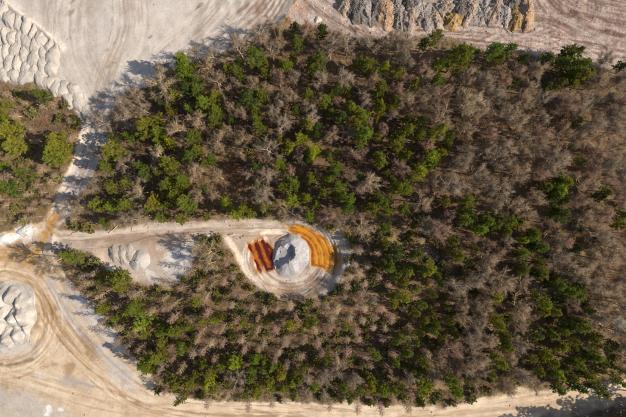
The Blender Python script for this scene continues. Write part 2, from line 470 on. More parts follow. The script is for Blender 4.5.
# gravel lane and pit surroundings
lay(LN * sstep(0.0, 0.22, N1.fbm(XX, YY, 4, 5)) * 0.45, srgb(176, 146, 120) * 0.68)
lay(stroke([(46, 240), (90, 238), (150, 230), (215, 225), (300, 224)], 3.5, 0.7, 0.45), srgb(214, 196, 178) * 0.74)
lay(stroke([(120, 246), (150, 236), (200, 232)], 1.2, 0.5, 0.5), srgb(150, 118, 92) * 0.6)
lay(blob(150, 265, 40, 18, 0.4) * 0.55 * LN, srgb(206, 190, 178) * 0.72)
lay(blob(180, 262, 16, 18, 0.5) * 0.6 * LN, srgb(206, 198, 192) * 0.76)
for bx, by in ((166, 270), (176, 250), (196, 244), (186, 276), (126, 278), (160, 246), (170, 258), (182, 264), (190, 256), (176, 280), (154, 280), (188, 246), (148, 274), (110, 268)):
    lay(blob(bx, by, 5, 3.2, 0.45, 30, 1.3) * 0.8 * LN, srgb(228, 218, 208) * 0.8)
lay(blob(156, 250, 8, 12, 0.6) * 0.5 * LN, srgb(196, 158, 124) * 0.7)
R = pit_r(XX, YY)
lay(sstep(0.7, 0.9, R) * (1 - sstep(1.02, 1.2, R)) * LN * 0.5, srgb(220, 200, 178) * 0.76)
lay(blob(300, 288, 34, 11, 0.5) * 0.55, srgb(224, 208, 194) * 0.78)
lay(stroke([(228, 238), (238, 254), (247, 272), (262, 286), (284, 293)], 2.6, 0.5, 0.7, 0.4), srgb(232, 214, 192) * 0.8)
lay(stroke([(248, 232), (262, 228), (286, 230)], 1.3, 0.5, 0.8, 0.5), srgb(236, 218, 194) * 0.8)
lay(stroke([(260, 233), (275, 232), (290, 236)], 1.3, 0.5, 0.8, 0.5), srgb(234, 216, 196) * 0.8)
lay(stroke([(231, 226), (262, 228), (300, 226)], 1.6, 0.6, 0.5, 0.5), srgb(158, 122, 92) * 0.6)
for q in range(5):      # grey-brown wheel arcs round the mound
    rr = 26 + q * 4.4
    arc = [(289 + rr * math.cos(math.radians(a)) * 1.02, 261 + rr * math.sin(math.radians(a)) * 0.92) for a in range(-20, 200, 12)]
    lay(stroke(arc, 0.9, 0.6, 0.45, 0.9) * LN, srgb(150, 124, 104) * 0.62)
lay(stroke([(343, 256), (341, 268), (333, 284), (318, 294)], 3.0, 0.6, 0.5) * LN, srgb(190, 180, 172) * 0.7)
lay(stroke([(350, 250), (347, 262), (342, 272)], 1.5, 0.5, 0.8), srgb(234, 224, 214) * 0.82)
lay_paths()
# rust stained mud
left, right, _, _ = pond_fields(XX, YY)
OCH = srgb(208, 142, 46) * 0.8; RUST = srgb(178, 104, 42) * 0.7
rl_, rr_ = pond_ridges(XX, YY, PX, PY)
lay(sstep(-4.5, 1.0, left + 9 * NB) * 0.75, srgb(196, 140, 78) * 0.7)
lay(sstep(-1.8, 1.6, left + 8 * NB - 0.8 * rl_), RUST)
lay(sstep(-5.0, 1.0, right + 9 * NB) * 0.6, srgb(204, 164, 104) * 0.7)
lay(sstep(-2.0, 2.4, right + 9 * NB - 1.4 * rr_) * (0.55 + 0.45 * sstep(273, 258, PY)), OCH)
lay(sstep(0.0, 2.0, right) * sstep(0.0, 0.2, N1.fbm(XX, YY, 2.2, 4)) * 0.6, srgb(150, 88, 30) * 0.7)
lay(stroke([(250, 240), (244, 226), (236, 222)], 2.5, 0.8, 0.3), srgb(214, 170, 110) * 0.7)
# lower left: ochre runs, worn tracks, grey flats
OC2 = srgb(202, 152, 82) * 0.72
lay(stroke([(54, 220), (47, 234), (38, 246), (30, 262)], 6.0, 0.7, 0.95, 0.8), srgb(200, 148, 76) * 0.74)
lay(blob(20, 252, 24, 10, 0.6, 10, 0.9) * 0.6, srgb(178, 136, 84) * 0.66)
lay(stroke([(-20, 252), (10, 254), (30, 256), (38, 268)], 7.0, 0.8, 0.6, 0.9), OC2)
lay(stroke([(0, 240), (20, 244), (36, 240)], 4.0, 0.8, 0.5, 0.8), srgb(170, 134, 104) * 0.62)
lay(blob(3, 240, 17, 5, 0.35, -12) * 0.95, srgb(240, 232, 222) * 0.86)
lay(blob(26, 231, 9, 7, 0.4, -20, 0.9) * 0.9, srgb(238, 230, 220) * 0.86)
lay(HL * sstep(0.0, 0.2, N1.fbm(XX, YY, 7, 5)) * 0.35, srgb(204, 170, 136) * 0.72)
lay(stroke([(50, 282), (64, 312), (84, 340), (100, 352)], 5.0, 0.6, 0.6, 0.5), srgb(206, 194, 184) * 0.72)
lay(stroke([(57, 268), (66, 296), (90, 326), (112, 352)], 2.5, 0.6, 0.5, 0.8), srgb(176, 142, 108) * 0.66)
for q in range(5):
    lay(stroke([(38 + q * 2.4, 296), (46 + q * 3, 322), (60 + q * 3.6, 342), (80 + q * 4, 362)], 0.9, 0.6, 0.5, 0.7), srgb(190, 148, 100) * 0.66)
for bx, by, rx, ry, ro in ((70, 352, 5, 4, 30), (48, 366, 9, 5, -20), (66, 368, 5, 6, 0), (52, 312, 3, 6, -30), (92, 350, 16, 6, 45), (5, 388, 5, 4, 0), (60, 344, 3, 8, -35), (30, 333, 3, 5, 0), (35, 322, 4, 12, 0)):
    lay(blob(bx, by, rx, ry, 0.7, ro, 0.9) * 0.6, srgb(160, 122, 72) * 0.64)
lay(blob(112, 362, 12, 20, 0.6, -38) * 0.45, srgb(186, 160, 138) * 0.68)
lay(blob(75, 384, 16, 5, 0.6, 10) * 0.6, srgb(176, 168, 164) * 0.68)
lay(blob(42, 376, 9, 3, 0.5, 10) * 0.6, srgb(216, 210, 206) * 0.76)
lay(blob(24, 408, 46, 14, 0.4, 14) * 0.75, srgb(196, 184, 172) * 0.72)
lay(blob(48, 410, 4, 7, 0.4, 15, 0.9) * 0.9, srgb(240, 232, 222) * 0.85)
lay(blob(60, 410, 3, 2, 0.4) * 0.8, srgb(236, 226, 216) * 0.85)
lay(blob(12, 345, 26, 16, 0.4) * 0.6, srgb(208, 196, 184) * 0.74)
for q, rr in enumerate((46, 50, 54)):   # ring road round the eroded mound
    arc = [(0 + rr * math.cos(math.radians(a)), 322 + rr * 0.88 * math.sin(math.radians(a))) for a in range(-80, 90, 10)]
    lay(stroke(arc, 1.0, 0.6, 0.55, 0.5), srgb(190, 158, 120) * 0.68)
lay(stroke([(-10, 365), (14, 366), (30, 360)], 2.0, 0.7, 0.7, 0.8), srgb(140, 110, 66) * 0.6)
lay(blob(118, 372, 8, 30, 0.5, -38) * 0.5, srgb(206, 200, 198) * 0.76)
lay(blob(92, 318, 8, 34, 0.5, -40) * 0.5, srgb(208, 204, 204) * 0.76)
lay(stroke([(84, 302), (104, 324), (118, 344)], 5, 0.6, 0.5), srgb(216, 208, 202) * 0.78)
lay(stroke([(150, 392), (200, 404), (300, 405), (430, 410), (520, 396), (626, 380)], 1.5, 0.7, 0.4, 0.9), srgb(234, 212, 186) * 0.8)
lay(HL * sstep(0.0, 0.12, N3.fbm(XX * 0.15, YY, 1.2, 4)) * 0.3 * (PX > 120), srgb(196, 158, 120) * 0.7)
lay(blob(612, 416, 60, 13, 0.3, -8) * 0.7, srgb(160, 140, 124) * 0.6)  # shade painted into the lower right corner, where the tree shadows fall
# straw clearings in the wood
for bx, by, rx, ry, ro in ((390, 236, 40, 5, 6), (428, 246, 22, 7, 12), (240, 172, 26, 20, 0), (360, 232, 18, 5, 5), (430, 296, 22, 5, 5), (490, 335, 12, 12, 0), (500, 180, 40, 14, 0),
                           (560, 160, 30, 10, 0), (590, 250, 30, 8, 8), (610, 160, 20, 20, 0), (575, 252, 20, 4, 8), (605, 328, 14, 3, 25), (590, 100, 30, 10, 15), (520, 120, 20, 10, 5), (445, 165, 20, 14, 0),
                           (320, 310, 60, 22, 0), (410, 330, 30, 30, 0), (250, 310, 60, 24, 0), (180, 300, 40, 20, 0), (380, 275, 36, 18, 0), (35, 190, 30, 30, 0), (30, 110, 40, 20, 0)):
    lay(blob(bx, by, rx, ry, 0.6, ro, 0.8) * 0.6, straw if ry < 9 else litter2 * 1.15)
lay((1 - sstep(0, 26, np.abs(PY - 318))) * sstep(130, 190, PX) * (1 - sstep(400, 450, PX)) * sstep(-0.1, 0.15, N3.fbm(XX, YY, 5, 4)) * sstep(0.5, 1.5, -SDMAX0) * 0.7, srgb(176, 138, 88) * 0.75)
lay(blob(238, 172, 22, 16, 0.6) * 0.5, srgb(166, 108, 74) * 0.7)
lay(blob(430, 254, 12, 6, 0.6, 10) * 0.6, srgb(196, 180, 176) * 0.6)

# ------------------------------------------------------------------ the ground sheet, one mesh per zone (faces meet edge to edge)
ny, nx = XX.shape
idx = np.arange(nx * ny).reshape(ny, nx)
Q = np.stack([idx[:-1, :-1], idx[:-1, 1:], idx[1:, 1:], idx[1:, :-1]], -1).reshape(-1, 4)
zone = np.zeros(XX.shape, int)
for i, k in enumerate(('yard', 'dirt', 'lane', 'haul')):
    zone[SD[k] > 0] = i + 1
zq = zone[:-1, :-1].reshape(-1)
VV = np.stack([XX, YY, HH], -1).reshape(-1, 3); CC = C.reshape(-1, 3)
ZN = [('forest_floor', 'brown forest floor of leaf litter and dry grass under the trees', M_LITTER),
      ('quarry_yard', 'pale bulldozed sand yard filling the upper left corner', M_SAND),
      ('rutted_dirt', 'pinkish churned dirt with wheel ruts along the top right', M_DIRT),
      ('gravel_lane', 'grey gravel lane leading to the orange pit', M_SAND),
      ('sand_road', 'warm sand haul road along the bottom and lower left', M_SAND)]
for i, (nm, lb, mt) in enumerate(ZN):
    q = Q[zq == i]
    u, inv = np.unique(q, return_inverse=True)
    m = mesh_np(nm, VV[u], inv.reshape(-1, 4), True, CC[u])
    tag(link(nm, m, mt), lb, None, None, 'structure')

# ------------------------------------------------------------------ rust-coloured standing water in the furrows
def pond_mat(name, shallow, deep, full):
    m, nt, b = new_mat(name)
    at = nd(nt, 'ShaderNodeAttribute', attribute_name='depth')
    geo = nd(nt, 'ShaderNodeNewGeometry')
    n1 = noise(nt, geo.outputs['Position'], 0.8, 5, 0.6, 0.5)
    ad = nd(nt, 'ShaderNodeMath', operation='ADD')
    nt.links.new(mrange(nt, n1, 0.3, 0.7, -0.09, 0.09), ad.inputs[0]); nt.links.new(at.outputs['Fac'], ad.inputs[1])
    f = mrange(nt, ad.outputs[0], 0.0, full, 0.0, 1.0)
    nt.links.new(mixc(nt, shallow, deep, f), b.inputs['Base Color'])
    b.inputs['Roughness'].default_value = 0.12
    b.inputs['Specular IOR Level'].default_value = 0.5
    bp = nd(nt, 'ShaderNodeBump'); bp.inputs['Strength'].default_value = 0.15; bp.inputs['Distance'].default_value = 0.05
    nt.links.new(noise(nt, geo.outputs['Position'], 5.0, 3), bp.inputs['Height']); nt.links.new(bp.outputs[0], b.inputs['Normal'])
    return m
def pond(which, label, mat):
    msk = np.where((which[:-1, :-1] > -3.0) & (XX[:-1, :-1] > -60) & (XX[:-1, :-1] < 60))
    ids = idx[msk]
    quads = np.stack([ids, ids + 1, ids + nx + 1, ids + nx], -1)
    u, inv = np.unique(quads, return_inverse=True)
    hz = HH.ravel()[u]; lv = POND_Z
    V = VV[u].copy(); V[:, 2] = lv
    m = mesh_np('pond', V, inv.reshape(-1, 4), True, None, {'depth': np.maximum(lv - hz, 0)})
    tag(link('rust_pond', m, mat), label, None, None, 'structure')
pond(left, 'dark rust red water in furrows left of the grey mound', pond_mat('rust_water', srgb(190, 104, 28) * 0.72, srgb(80, 25, 6), 0.19))
pond(right, 'bright orange water in curved furrows right of the grey mound', pond_mat('orange_water', srgb(218, 146, 34) * 0.8, srgb(156, 84, 14) * 0.76, 0.22))

# ------------------------------------------------------------------ heaps and mounds
def heap(name, label, cat, group, px, py, wpx, hpx, top, rot=0, col=(0.5, 0.45, 0.4), col2=None, mat=None, rough=0.12, nr=14, na=40, seed=0,
         power=1.6, carve=None, flat=0.0, gully=0.0, wobble=1.0, rill=0.0, stones=0):
    cx, cy = w(px, py)
    rg = np.random.default_rng(seed + 100)
    nz = Noise(seed + 300, 64)
    r = np.linspace(0, 1, nr + 1)[1:] ** 0.9
    a = np.linspace(0, 2 * np.pi, na, endpoint=False)
    RR, AA = np.meshgrid(r, a, indexing='ij')
    wob = 1 + 0.22 * np.cos(AA * 2 + rg.random() * 6) * rg.random() + 0.14 * np.cos(AA * 3 + rg.random() * 6) * rg.random() + 0.06 * np.cos(AA * 7 + rg.random() * 6)
    wob = 1 + (wob - 1) * wobble
    ux = RR * wob * np.cos(AA) * wpx * S / 2; uy = RR * wob * np.sin(AA) * hpx * S / 2
    ux = np.concatenate([[0], ux.ravel()]); uy = np.concatenate([[0], uy.ravel()]); rr = np.concatenate([[0], RR.ravel()]); aa = np.concatenate([[0], AA.ravel()])
    c, s = math.cos(math.radians(rot)), math.sin(math.radians(rot))
    x = cx + ux * c - uy * s; y = cy + ux * s + uy * c
    prof = (1 - rr ** power)
    if flat: prof = np.minimum(prof, 1 - flat) / (1 - flat)
    z = top * prof
    z = z + rough * 2 * nz.fbm(x, y, 0.9, 4) * (0.3 + prof) + rough * 1.5 * nz.fbm(x, y, 2.5, 2) * prof * top
    if gully: z = z - gully * np.maximum(0, np.cos(aa * 9 + 8 * nz.fbm(x, y, 3, 3))) ** 3 * np.sin(np.pi * np.clip(rr, 0, 1))
    if rill: z = z - rill * (np.abs(nz.fbm(np.cos(aa) * 3.1 + 9, np.sin(aa) * 3.1 + rr * 0.5 + 9, 0.5, 3)) * -2 + 0.5 + np.abs(nz.fbm(x, y, 0.8, 3))) * np.sin(np.pi * np.clip(rr, 0, 1)) ** 0.5
    if carve is not None: z = carve((x / S + 313), (208.5 - y / S), z)
    z = np.where(rr > 0.99, -0.18, z + rough * 0.5 * nz.fbm(x, y, 0.45, 2))
    gz = ground_z(x, y)
    V = np.stack([x - cx, y - cy, gz + z], -1)
    base = float(ground_z(cx, cy)); V[:, 2] -= base
    F = []
    for j in range(na): F.append((0, 1 + j, 1 + (j + 1) % na))
    T = np.array(F)
    i0 = np.arange(nr - 1)[:, None] * na + 1; j = np.arange(na)[None]; j1 = (j + 1) % na
    A = (i0 + j).ravel(); B = (i0 + j1).ravel(); Cc = (i0 + na + j1).ravel(); Dd = (i0 + na + j).ravel()
    T = np.concatenate([T, np.stack([A, Dd, Cc], -1), np.stack([A, Cc, B], -1)])
    tt = sstep(-0.15, 0.2, nz.fbm(x, y, 1.3, 4))[:, None]
    col = np.asarray(col); col2 = col * 0.82 if col2 is None else np.asarray(col2)
    m = mesh_np(name, V, T, True, col * (1 - tt) + col2 * tt)
    o = link(name, m, mat or M_HEAP)
    o.location = (cx, cy, base)
    tag(o, label, cat, group)
    if stones:
        nv = rg.integers(0, len(V) - 1, stones); base8 = np.array([(1, 0, 0), (0, 1, 0), (-1, 0, 0), (0, -1, 0), (0, 0, 1), (0, 0, -1)], float)
        F8 = np.array([(0, 1, 4), (1, 2, 4), (2, 3, 4), (3, 0, 4), (1, 0, 5), (2, 1, 5), (3, 2, 5), (0, 3, 5)])
        rs = np.clip(rg.lognormal(-2.35, 0.45, (stones, 1, 1)), 0.05, 0.28)
        Vs = base8[None] * rs * rg.uniform(0.6, 1.3, (stones, 6, 3)) + (V[nv] * (1, 1, 1) + rg.normal(0, 0.1, (stones, 3)) * (1, 1, 0))[:, None]
        cs = (col * rg.uniform(0.6, 1.25, (stones, 1)) + 0.06 * rg.random((stones, 1)))
        so = link('stones', mesh_np('stones', Vs.reshape(-1, 3), (F8[None] + np.arange(stones)[:, None, None] * 6).reshape(-1, 3), False, np.repeat(cs, 6, 0)), M_SCRUB, o)
        so['kind'] = 'stuff'
    return o

PALE = srgb(214, 200, 184) * 0.76
ORD = ['leftmost', 'second from left', 'third from left', 'fourth from left', 'fifth from left', 'sixth from left', 'seventh from left', 'eighth from left', 'ninth from left',
       'tenth from left', 'eleventh from left', 'twelfth from left', 'thirteenth from left', 'fourteenth from left', 'fifteenth from left']
def rank_word(i, n):
    if n == 1: return 'the single'
    if i == n - 1: return 'rightmost'
    if i < len(ORD) and (i <= n // 2 or n - 1 - i >= len(ORD)): return ORD[i]
    j = n - 1 - i
    return ORD[j].replace('left', 'right') if j < len(ORD) else None

z6 = 5.96
rows = {
 'top row below the pale berm': [(10, 60, 45, 90), (50, 110, 58, 120), (105, 135, 55, 85), (152, 160, 52, 90), (190, 195, 42, 80), (232, 235, 62, 85), (285, 275, 52, 70)],
 'second row from the pale berm': [(-10, 190, 50, 90), (22, 215, 40, 80), (66, 225, 50, 100), (108, 222, 46, 90), (152, 245, 62, 120), (205, 262, 55, 95), (250, 320, 50, 100), (308, 335, 75, 110)],
 'third row above the scrub': [(-15, 300, 50, 90), (28, 300, 46, 80), (84, 292, 52, 90), (135, 320, 46, 100), (195, 345, 60, 130), (248, 390, 52, 90), (295, 400, 70, 80)],
 'lowest row against the scrub': [(-20, 400, 60, 110), (46, 378, 54, 105), (98, 375, 56, 100), (148, 400, 52, 90), (195, 420, 50, 80)],
 'chain beside scrub': [(20, 442, 55, 70), (75, 445, 55, 75), (158, 450, 92, 90), (238, 465, 72, 85), (290, 490, 66, 95), (335, 525, 60, 90), (378, 535, 62, 100), (408, 590, 60, 85),
      (432, 535, 60, 80), (470, 600, 60, 120), (505, 640, 66, 150), (518, 700, 50, 90)],
}
k = 0
for rn, L in rows.items():
    L = sorted(L)
    for i, (x, y, ww, hh) in enumerate(L):
        k += 1
        lab = '%s pale dumped sand heap in the %s' % (rank_word(i, len(L)), rn)
        heap('sand_heap', lab, 'sand heap', 'dumped sand heaps at upper left', x / z6, y / z6, ww / z6 * 1.28 * rng.uniform(0.85, 1.2), hh / z6 * 1.24 * rng.uniform(0.85, 1.2), 0.75 + 0.4 * rng.random(), rng.uniform(-20, 20) + (30 if 'chain' in rn else 0),
             PALE * rng.uniform(0.90, 1.02), PALE * 0.86, M_HEAP, 0.08, 18, 44, k, 2.5, wobble=1.1, rill=0.04, stones=0)

GREYB = srgb(192, 178, 166) * 0.72; TAN = srgb(208, 182, 160) * 0.72; OCHR = srgb(204, 168, 112) * 0.7; DARKG = srgb(150, 136, 126) * 0.6; ORG = srgb(216, 178, 142) * 0.74
rub = [(346, 2, 15, 20, TAN, 'tan'), (354, 8, 13, 26, DARKG, 'dark grey'), (365, 9, 16, 26, GREYB, 'grey'), (376, 6, 12, 26, DARKG, 'brown grey'), (385, 11, 19, 30, ORG, 'orange tan'),
       (398, 15, 12, 26, GREYB, 'blue grey'), (410, 17, 18, 26, TAN, 'pinkish tan'), (396, 1, 13, 12, GREYB, 'grey'), (408, 2, 14, 12, DARKG, 'dark grey'), (423, 12, 17, 32, GREYB, 'blue grey'),
       (434, 17, 13, 24, TAN, 'tan'), (444, 8, 17, 20, TAN, 'pale tan'), (453, 19, 17, 17, OCHR, 'yellow ochre'), (460, 7, 14, 20, DARKG, 'dark grey'), (471, 9, 17, 28, TAN * 0.9, 'dull tan'), (483, 11, 16, 28, GREYB, 'blue grey'),
       (495, 9, 16, 28, TAN * 0.92, 'pink grey'), (505, 13, 14, 24, GREYB, 'pale grey'), (512, 3, 14, 16, DARKG, 'dark grey'), (517, 16, 13, 26, OCHR, 'ochre'), (526, 12, 14, 30, ORG, 'sandy orange'), (335, -8, 20, 18, TAN, 'tan'),
       (372, -12, 20, 22, GREYB, 'grey'), (420, -12, 20, 24, TAN, 'tan'), (452, -12, 22, 24, GREYB, 'grey'), (490, -12, 22, 24, TAN, 'tan')]
rub.sort()
vis = [r for r in rub if r[1] > -8]
for i, (x, y, ww, hh, c, cn) in enumerate(rub):
    if y <= -8: continue
    q = [v[0] for v in vis].index(x)
    lab = '%s rubble heap, %s along the top edge' % (cn, rank_word(q, len(vis)))
    heap('rubble_heap', lab, 'rubble heap', 'rubble heaps along the top', x, y, ww * 1.4, hh * 1.22, 1.3 + 0.6 * rng.random(), rng.uniform(-16, 16), c * rng.uniform(0.95, 1.12), c * 0.76, M_RUBBLE, 0.36, 34, 80, 60 + i, 1.8, wobble=1.5, rill=0.3, stones=160)

def carve_mound(px, py, z):
    a, b = px * 0.23, py * 0.23
    px = px + 4 * N2.fbm(a, b, 1.6, 3); py = py + 4 * N3.fbm(a, b, 1.6, 3)
    def cut(z, cx, cy, rx, ry, floor, k=7.0):
        r = np.hypot((px - cx) / rx, (py - cy) / ry)
        return np.minimum(z, floor + np.maximum(0, r - 0.7) * k)
    z = cut(z, 288.5, 251, 7, 8.5, 1.5, 4.0)
    t = np.clip((289 - px) / 18, 0, 1)
    wedge = 1.6 - 0.9 * t + np.maximum(0, np.abs(py - 253 - 4 * t) - 3.0 - 10.0 * t) * 0.25
    z = np.where(px < 289, np.minimum(z, wedge), z)
    z = cut(z, 274.5, 266, 5, 7, 0.3, 3.0)
    return z
heap('gravel_mound', 'large grey gravel mound with a dug-out crater in the orange pit', 'gravel mound', None, 290.5, 256.5, 40, 43, 3.0, 0, srgb(206, 200, 198) * 0.74, srgb(188, 180, 176) * 0.72, M_HEAP, 0.14, 64, 190, 5, 1.6, carve_mound, 0.14, 0.0, 0.35, 0.10, 120)
heap('gravel_mound', 'round pale gravel heap beside the grey lane', 'gravel heap', None, 139, 260.5, 21, 22, 1.3, 0, srgb(212, 200, 188) * 0.76, None, M_HEAP, 0.07, 30, 80, 8, 1.6, wobble=0.5, rill=0.05, stones=30)
for i, (x, y, a, b) in enumerate(((129, 255, 12, 17), (122, 255, 12, 17), (115, 254, 11, 16))):
    heap('gravel_mound', '%s of the small folded gravel heaps left of the round pale heap' % ('rightmost', 'middle one', 'leftmost')[i], 'gravel heap', 'folded gravel heaps by the lane', x, y, a * 1.3, b * 1.2, 0.8 + 0.15 * i, 8 + 14 * i, srgb(204, 188, 172) * 0.72, None, M_HEAP, 0.10, 22, 60, 20 + i, 1.6, wobble=1.2, rill=0.06, stones=20)
def carve_gully(px, py, z):
    c = np.full(z.shape, -1.0)
    for cx, cy, t, sl in ((2, 300, 3.0, 0.24), (11, 297, 2.7, 0.26), (21, 303, 2.4, 0.24), (24, 316, 2.9, 0.22), (27, 328, 1.7, 0.22), (15, 318, 3.1, 0.30), (4, 314, 3.2, 0.28), (7, 337, 2.2, 0.24),
                          (17, 336, 1.9, 0.22), (-4, 326, 3.0, 0.26), (-12, 310, 3.4, 0.24), (-10, 340, 2.4, 0.24)):
        c = np.maximum(c, t * 1.05 - sl * 1.1 * np.hypot(px + 4 * N2.fbm(px * .23, py * .23, 1.5, 3) - cx, (py + 6 * N3.fbm(px * .23, py * .23, 1.5, 3) - cy) * 0.8))
    k = np.clip(z / 0.9, 0, 1)
    c = c - 0.35 * np.abs(N1.fbm(px * .23, py * .23, 1.2, 4))
    return np.where(z > 0, np.minimum(z, 0.1) * (1 - k) + np.maximum(c, 0.25 + 0.3 * N2.fbm(px * .23, py * .23, 2, 3)) * k, z)
heap('sand_mound', 'big pale eroded sand mound inside the curved track at left', 'sand mound', None, 8, 317, 60, 66, 3.0, 0, srgb(216, 204, 190) * 0.76, srgb(196, 184, 170) * 0.72, M_HEAP, 0.12, 80, 160, 31, 2.2, carve_gully, 0.1, 0.0, 0.9, 0.0, 60)
heap('lime_heap', 'bright white lime heap at the left edge under the scrub', 'lime heap', None, 5, 239, 30, 10, 0.9, 8, srgb(240, 232, 222) * 0.86, None, M_HEAP, 0.1, 14, 40, 41, 1.8)
heap('lime_heap', 'crumbly white heap between lime patch and the ochre run', 'lime heap', None, 25, 231, 16, 11, 0.8, 20, srgb(238, 230, 220) * 0.86, None, M_RUBBLE, 0.2, 14, 40, 42, 1.8)
for i, (x, y, a, b, lb) in enumerate(((231, 235, 7, 3, 'small pale ridge of sand at the lane end left of the rust pond'), (206, 236, 9, 5, 'small pale spoil pile at the scrub corner beside the lane'),
      (348, 262, 5, 10, 'pale narrow spoil bank right of the bright orange pond'), (318, 19, 7, 8, 'small white sand pile on the dirt track at the wood corner'))):
    heap('spoil_pile', lb, 'spoil pile', None, x, y, a, b, 0.6, 0, srgb(228, 212, 194) * 0.8, None, M_HEAP, 0.08, 10, 28, 50 + i, 1.8)

# ------------------------------------------------------------------ plant geometry
class TB:
    """collects tapered tubes and blades as numpy triangles"""
    def __init__(s): s.V = []; s.F = []; s.C = []; s.n = 0
    def tube(s, pts, rad, col, sides=3):
        pts = np.asarray(pts, float); k = len(pts)
        t = np.gradient(pts, axis=0); t /= np.linalg.norm(t, axis=1)[:, None] + 1e-9
        ref = np.where(np.abs(t[:, 2:3]) < 0.9, np.array([[0, 0, 1.0]]), np.array([[1.0, 0, 0]]))
        u = np.cross(t, ref); u /= np.linalg.norm(u, axis=1)[:, None] + 1e-9
        v = np.cross(t, u)
        a = np.arange(sides) * 2 * np.pi / sides
        ring = pts[:, None] + np.asarray(rad)[:, None, None] * (u[:, None] * np.cos(a)[None, :, None] + v[:, None] * np.sin(a)[None, :, None])
        V = ring.reshape(-1, 3)
        i = np.arange(k - 1)[:, None] * sides; j = np.arange(sides)[None]; j1 = (j + 1) % sides
        A = (i + j).ravel(); B = (i + j1).ravel(); Cc = (i + sides + j1).ravel(); D = (i + sides + j).ravel()
        F = np.concatenate([np.stack([A, B, Cc], -1), np.stack([A, Cc, D], -1)])
        s.V.append(V); s.F.append(F + s.n); s.C.append(np.tile(np.asarray(col, float), (len(V), 1))); s.n += len(V)
    def tris(s, V, col):
        """V (n,3,3) loose triangles, col (n,3)"""
        n = len(V)
        s.V.append(V.reshape(-1, 3)); s.F.append(np.arange(3 * n).reshape(-1, 3) + s.n); s.C.append(np.repeat(col, 3, 0)); s.n += 3 * n
    def spikes(s, P, D, L, r, col):
        """many straight 3-sided twigs at once"""
        n = len(P)
        ref = np.random.default_rng(n).normal(0, 1, (n, 3))
        u = np.cross(D, ref); u /= np.linalg.norm(u, axis=1)[:, None] + 1e-9
        v = np.cross(D, u)
        r = np.broadcast_to(np.asarray(r, float).reshape(-1, 1), (n, 1))
        V = np.stack([P + u * r, P + (-0.5 * u + 0.866 * v) * r, P + (-0.5 * u - 0.866 * v) * r, P + D * np.asarray(L).reshape(-1, 1)], 1)
        b = np.arange(n)[:, None, None] * 4 + s.n
        F = (b + np.array([[0, 1, 3], [1, 2, 3], [2, 0, 3]])[None]).reshape(-1, 3)
        s.V.append(V.reshape(-1, 3)); s.F.append(F); s.C.append(np.repeat(col, 4, 0)); s.n += 4 * n
    def mesh(s, name):
        return mesh_np(name, np.concatenate(s.V), np.concatenate(s.F), False, np.concatenate(s.C))

def unit(v): return v / (np.linalg.norm(v) + 1e-9)
def grow(rg, p, d, L, n, up=0.0, wig=0.12):
    pts = [np.array(p, float)]; d = unit(np.array(d, float))
    for i in range(n):
        d = unit(d + rg.normal(0, wig, 3) + np.array([0, 0, up / n]))
        pts.append(pts[-1] + d * L / n)
    return np.array(pts)
def at_t(pts, t):
    f = t * (len(pts) - 1); i = min(int(f), len(pts) - 2); return pts[i] * (1 - f + i) + pts[i + 1] * (f - i), unit(pts[i + 1] - pts[i])
def side_dir(rg, d, ang):
    r = unit(np.cross(d, rg.normal(0, 1, 3))); return unit(d * math.cos(ang) + r * math.sin(ang))

def fork(rg, P, D, L, m, spread, up):
    """m side directions and origins along each of the straight twigs P + D*L"""
    n = len(P)
    t = rg.uniform(0.15, 1.0, (n, m, 1))
    Q = P[:, None] + D[:, None] * L[:, None, None] * t
    d = D[:, None] + rg.normal(0, spread, (n, m, 3)); d[..., 2] += up
    d /= np.linalg.norm(d, axis=2, keepdims=True)
    return Q.reshape(-1, 3), d.reshape(-1, 3)
def grey(rg, n, lo, hi): return np.ones((n, 3)) * rg.uniform(lo, hi, (n, 1))

def bare_tree(seed, h=11.0, R=3.0, limbs=10, sparse=1.0):
    """broadleaf tree without leaves, unit: metres; returns trunk mesh and crown mesh"""
    rg = np.random.default_rng(seed); T = TB(); K = TB()
    trunk = grow(rg, (0, 0, -0.3), (0, 0, 1), h * 0.72 + 0.3, 7, 0.3, 0.06)
    T.tube(trunk, np.linspace(0.17, 0.06, 8), (1, 1, 1), 6)
    P, D, LL = [], [], []
    for i in range(limbs):
        t = 0.46 + 0.53 * i / limbs
        p, d = at_t(trunk, min(t + rg.uniform(-.03, .03), 1))
        az = i * 2.4 + rg.uniform(-.5, .5); el = math.radians(rg.uniform(15, 48) + 24 * (i / limbs))
        dd = np.array([math.cos(az) * math.cos(el), math.sin(az) * math.cos(el), math.sin(el)])
        L = R * rg.uniform(0.72, 1.08) * (1.12 - 0.4 * i / limbs)
        br = grow(rg, p, dd, L, 5, 0.35, 0.13)
        T.tube(br, np.linspace(0.075, 0.022, 6), (1.05, 1.03, 1.0), 4)
        for j in range(8):
            p2, d2 = at_t(br, 0.22 + 0.78 * (j + rg.random()) / 8)
            l2 = L * rg.uniform(0.28, 0.5)
            b2 = grow(rg, p2, side_dir(rg, d2, rg.uniform(0.4, 1.0)), l2, 3, 0.25, 0.15)
            K.tube(b2, np.linspace(0.034, 0.016, 4), np.ones(3) * rg.uniform(0.95, 1.2), 3)
            for a, b in zip(b2[:-1], b2[1:]):
                P.append(a); D.append(unit(b - a)); LL.append(np.linalg.norm(b - a))
    P, D, LL = np.array(P), np.array(D), np.array(LL)
    Q, d = fork(rg, P, D, LL, 5, 0.55, 0.12); l = rg.uniform(0.4, 0.95, len(Q))
    K.spikes(Q, d, l, 0.019, grey(rg, len(Q), 0.8, 1.15))
    Q2, d2 = fork(rg, Q, d, l, max(2, int(round(4 * sparse))), 0.45, 0.12); l2 = rg.uniform(0.25, 0.6, len(Q2))
    K.spikes(Q2, d2, l2, 0.0125, grey(rg, len(Q2), 0.65, 1.05))
    return T.mesh('trunk'), K.mesh('crown')

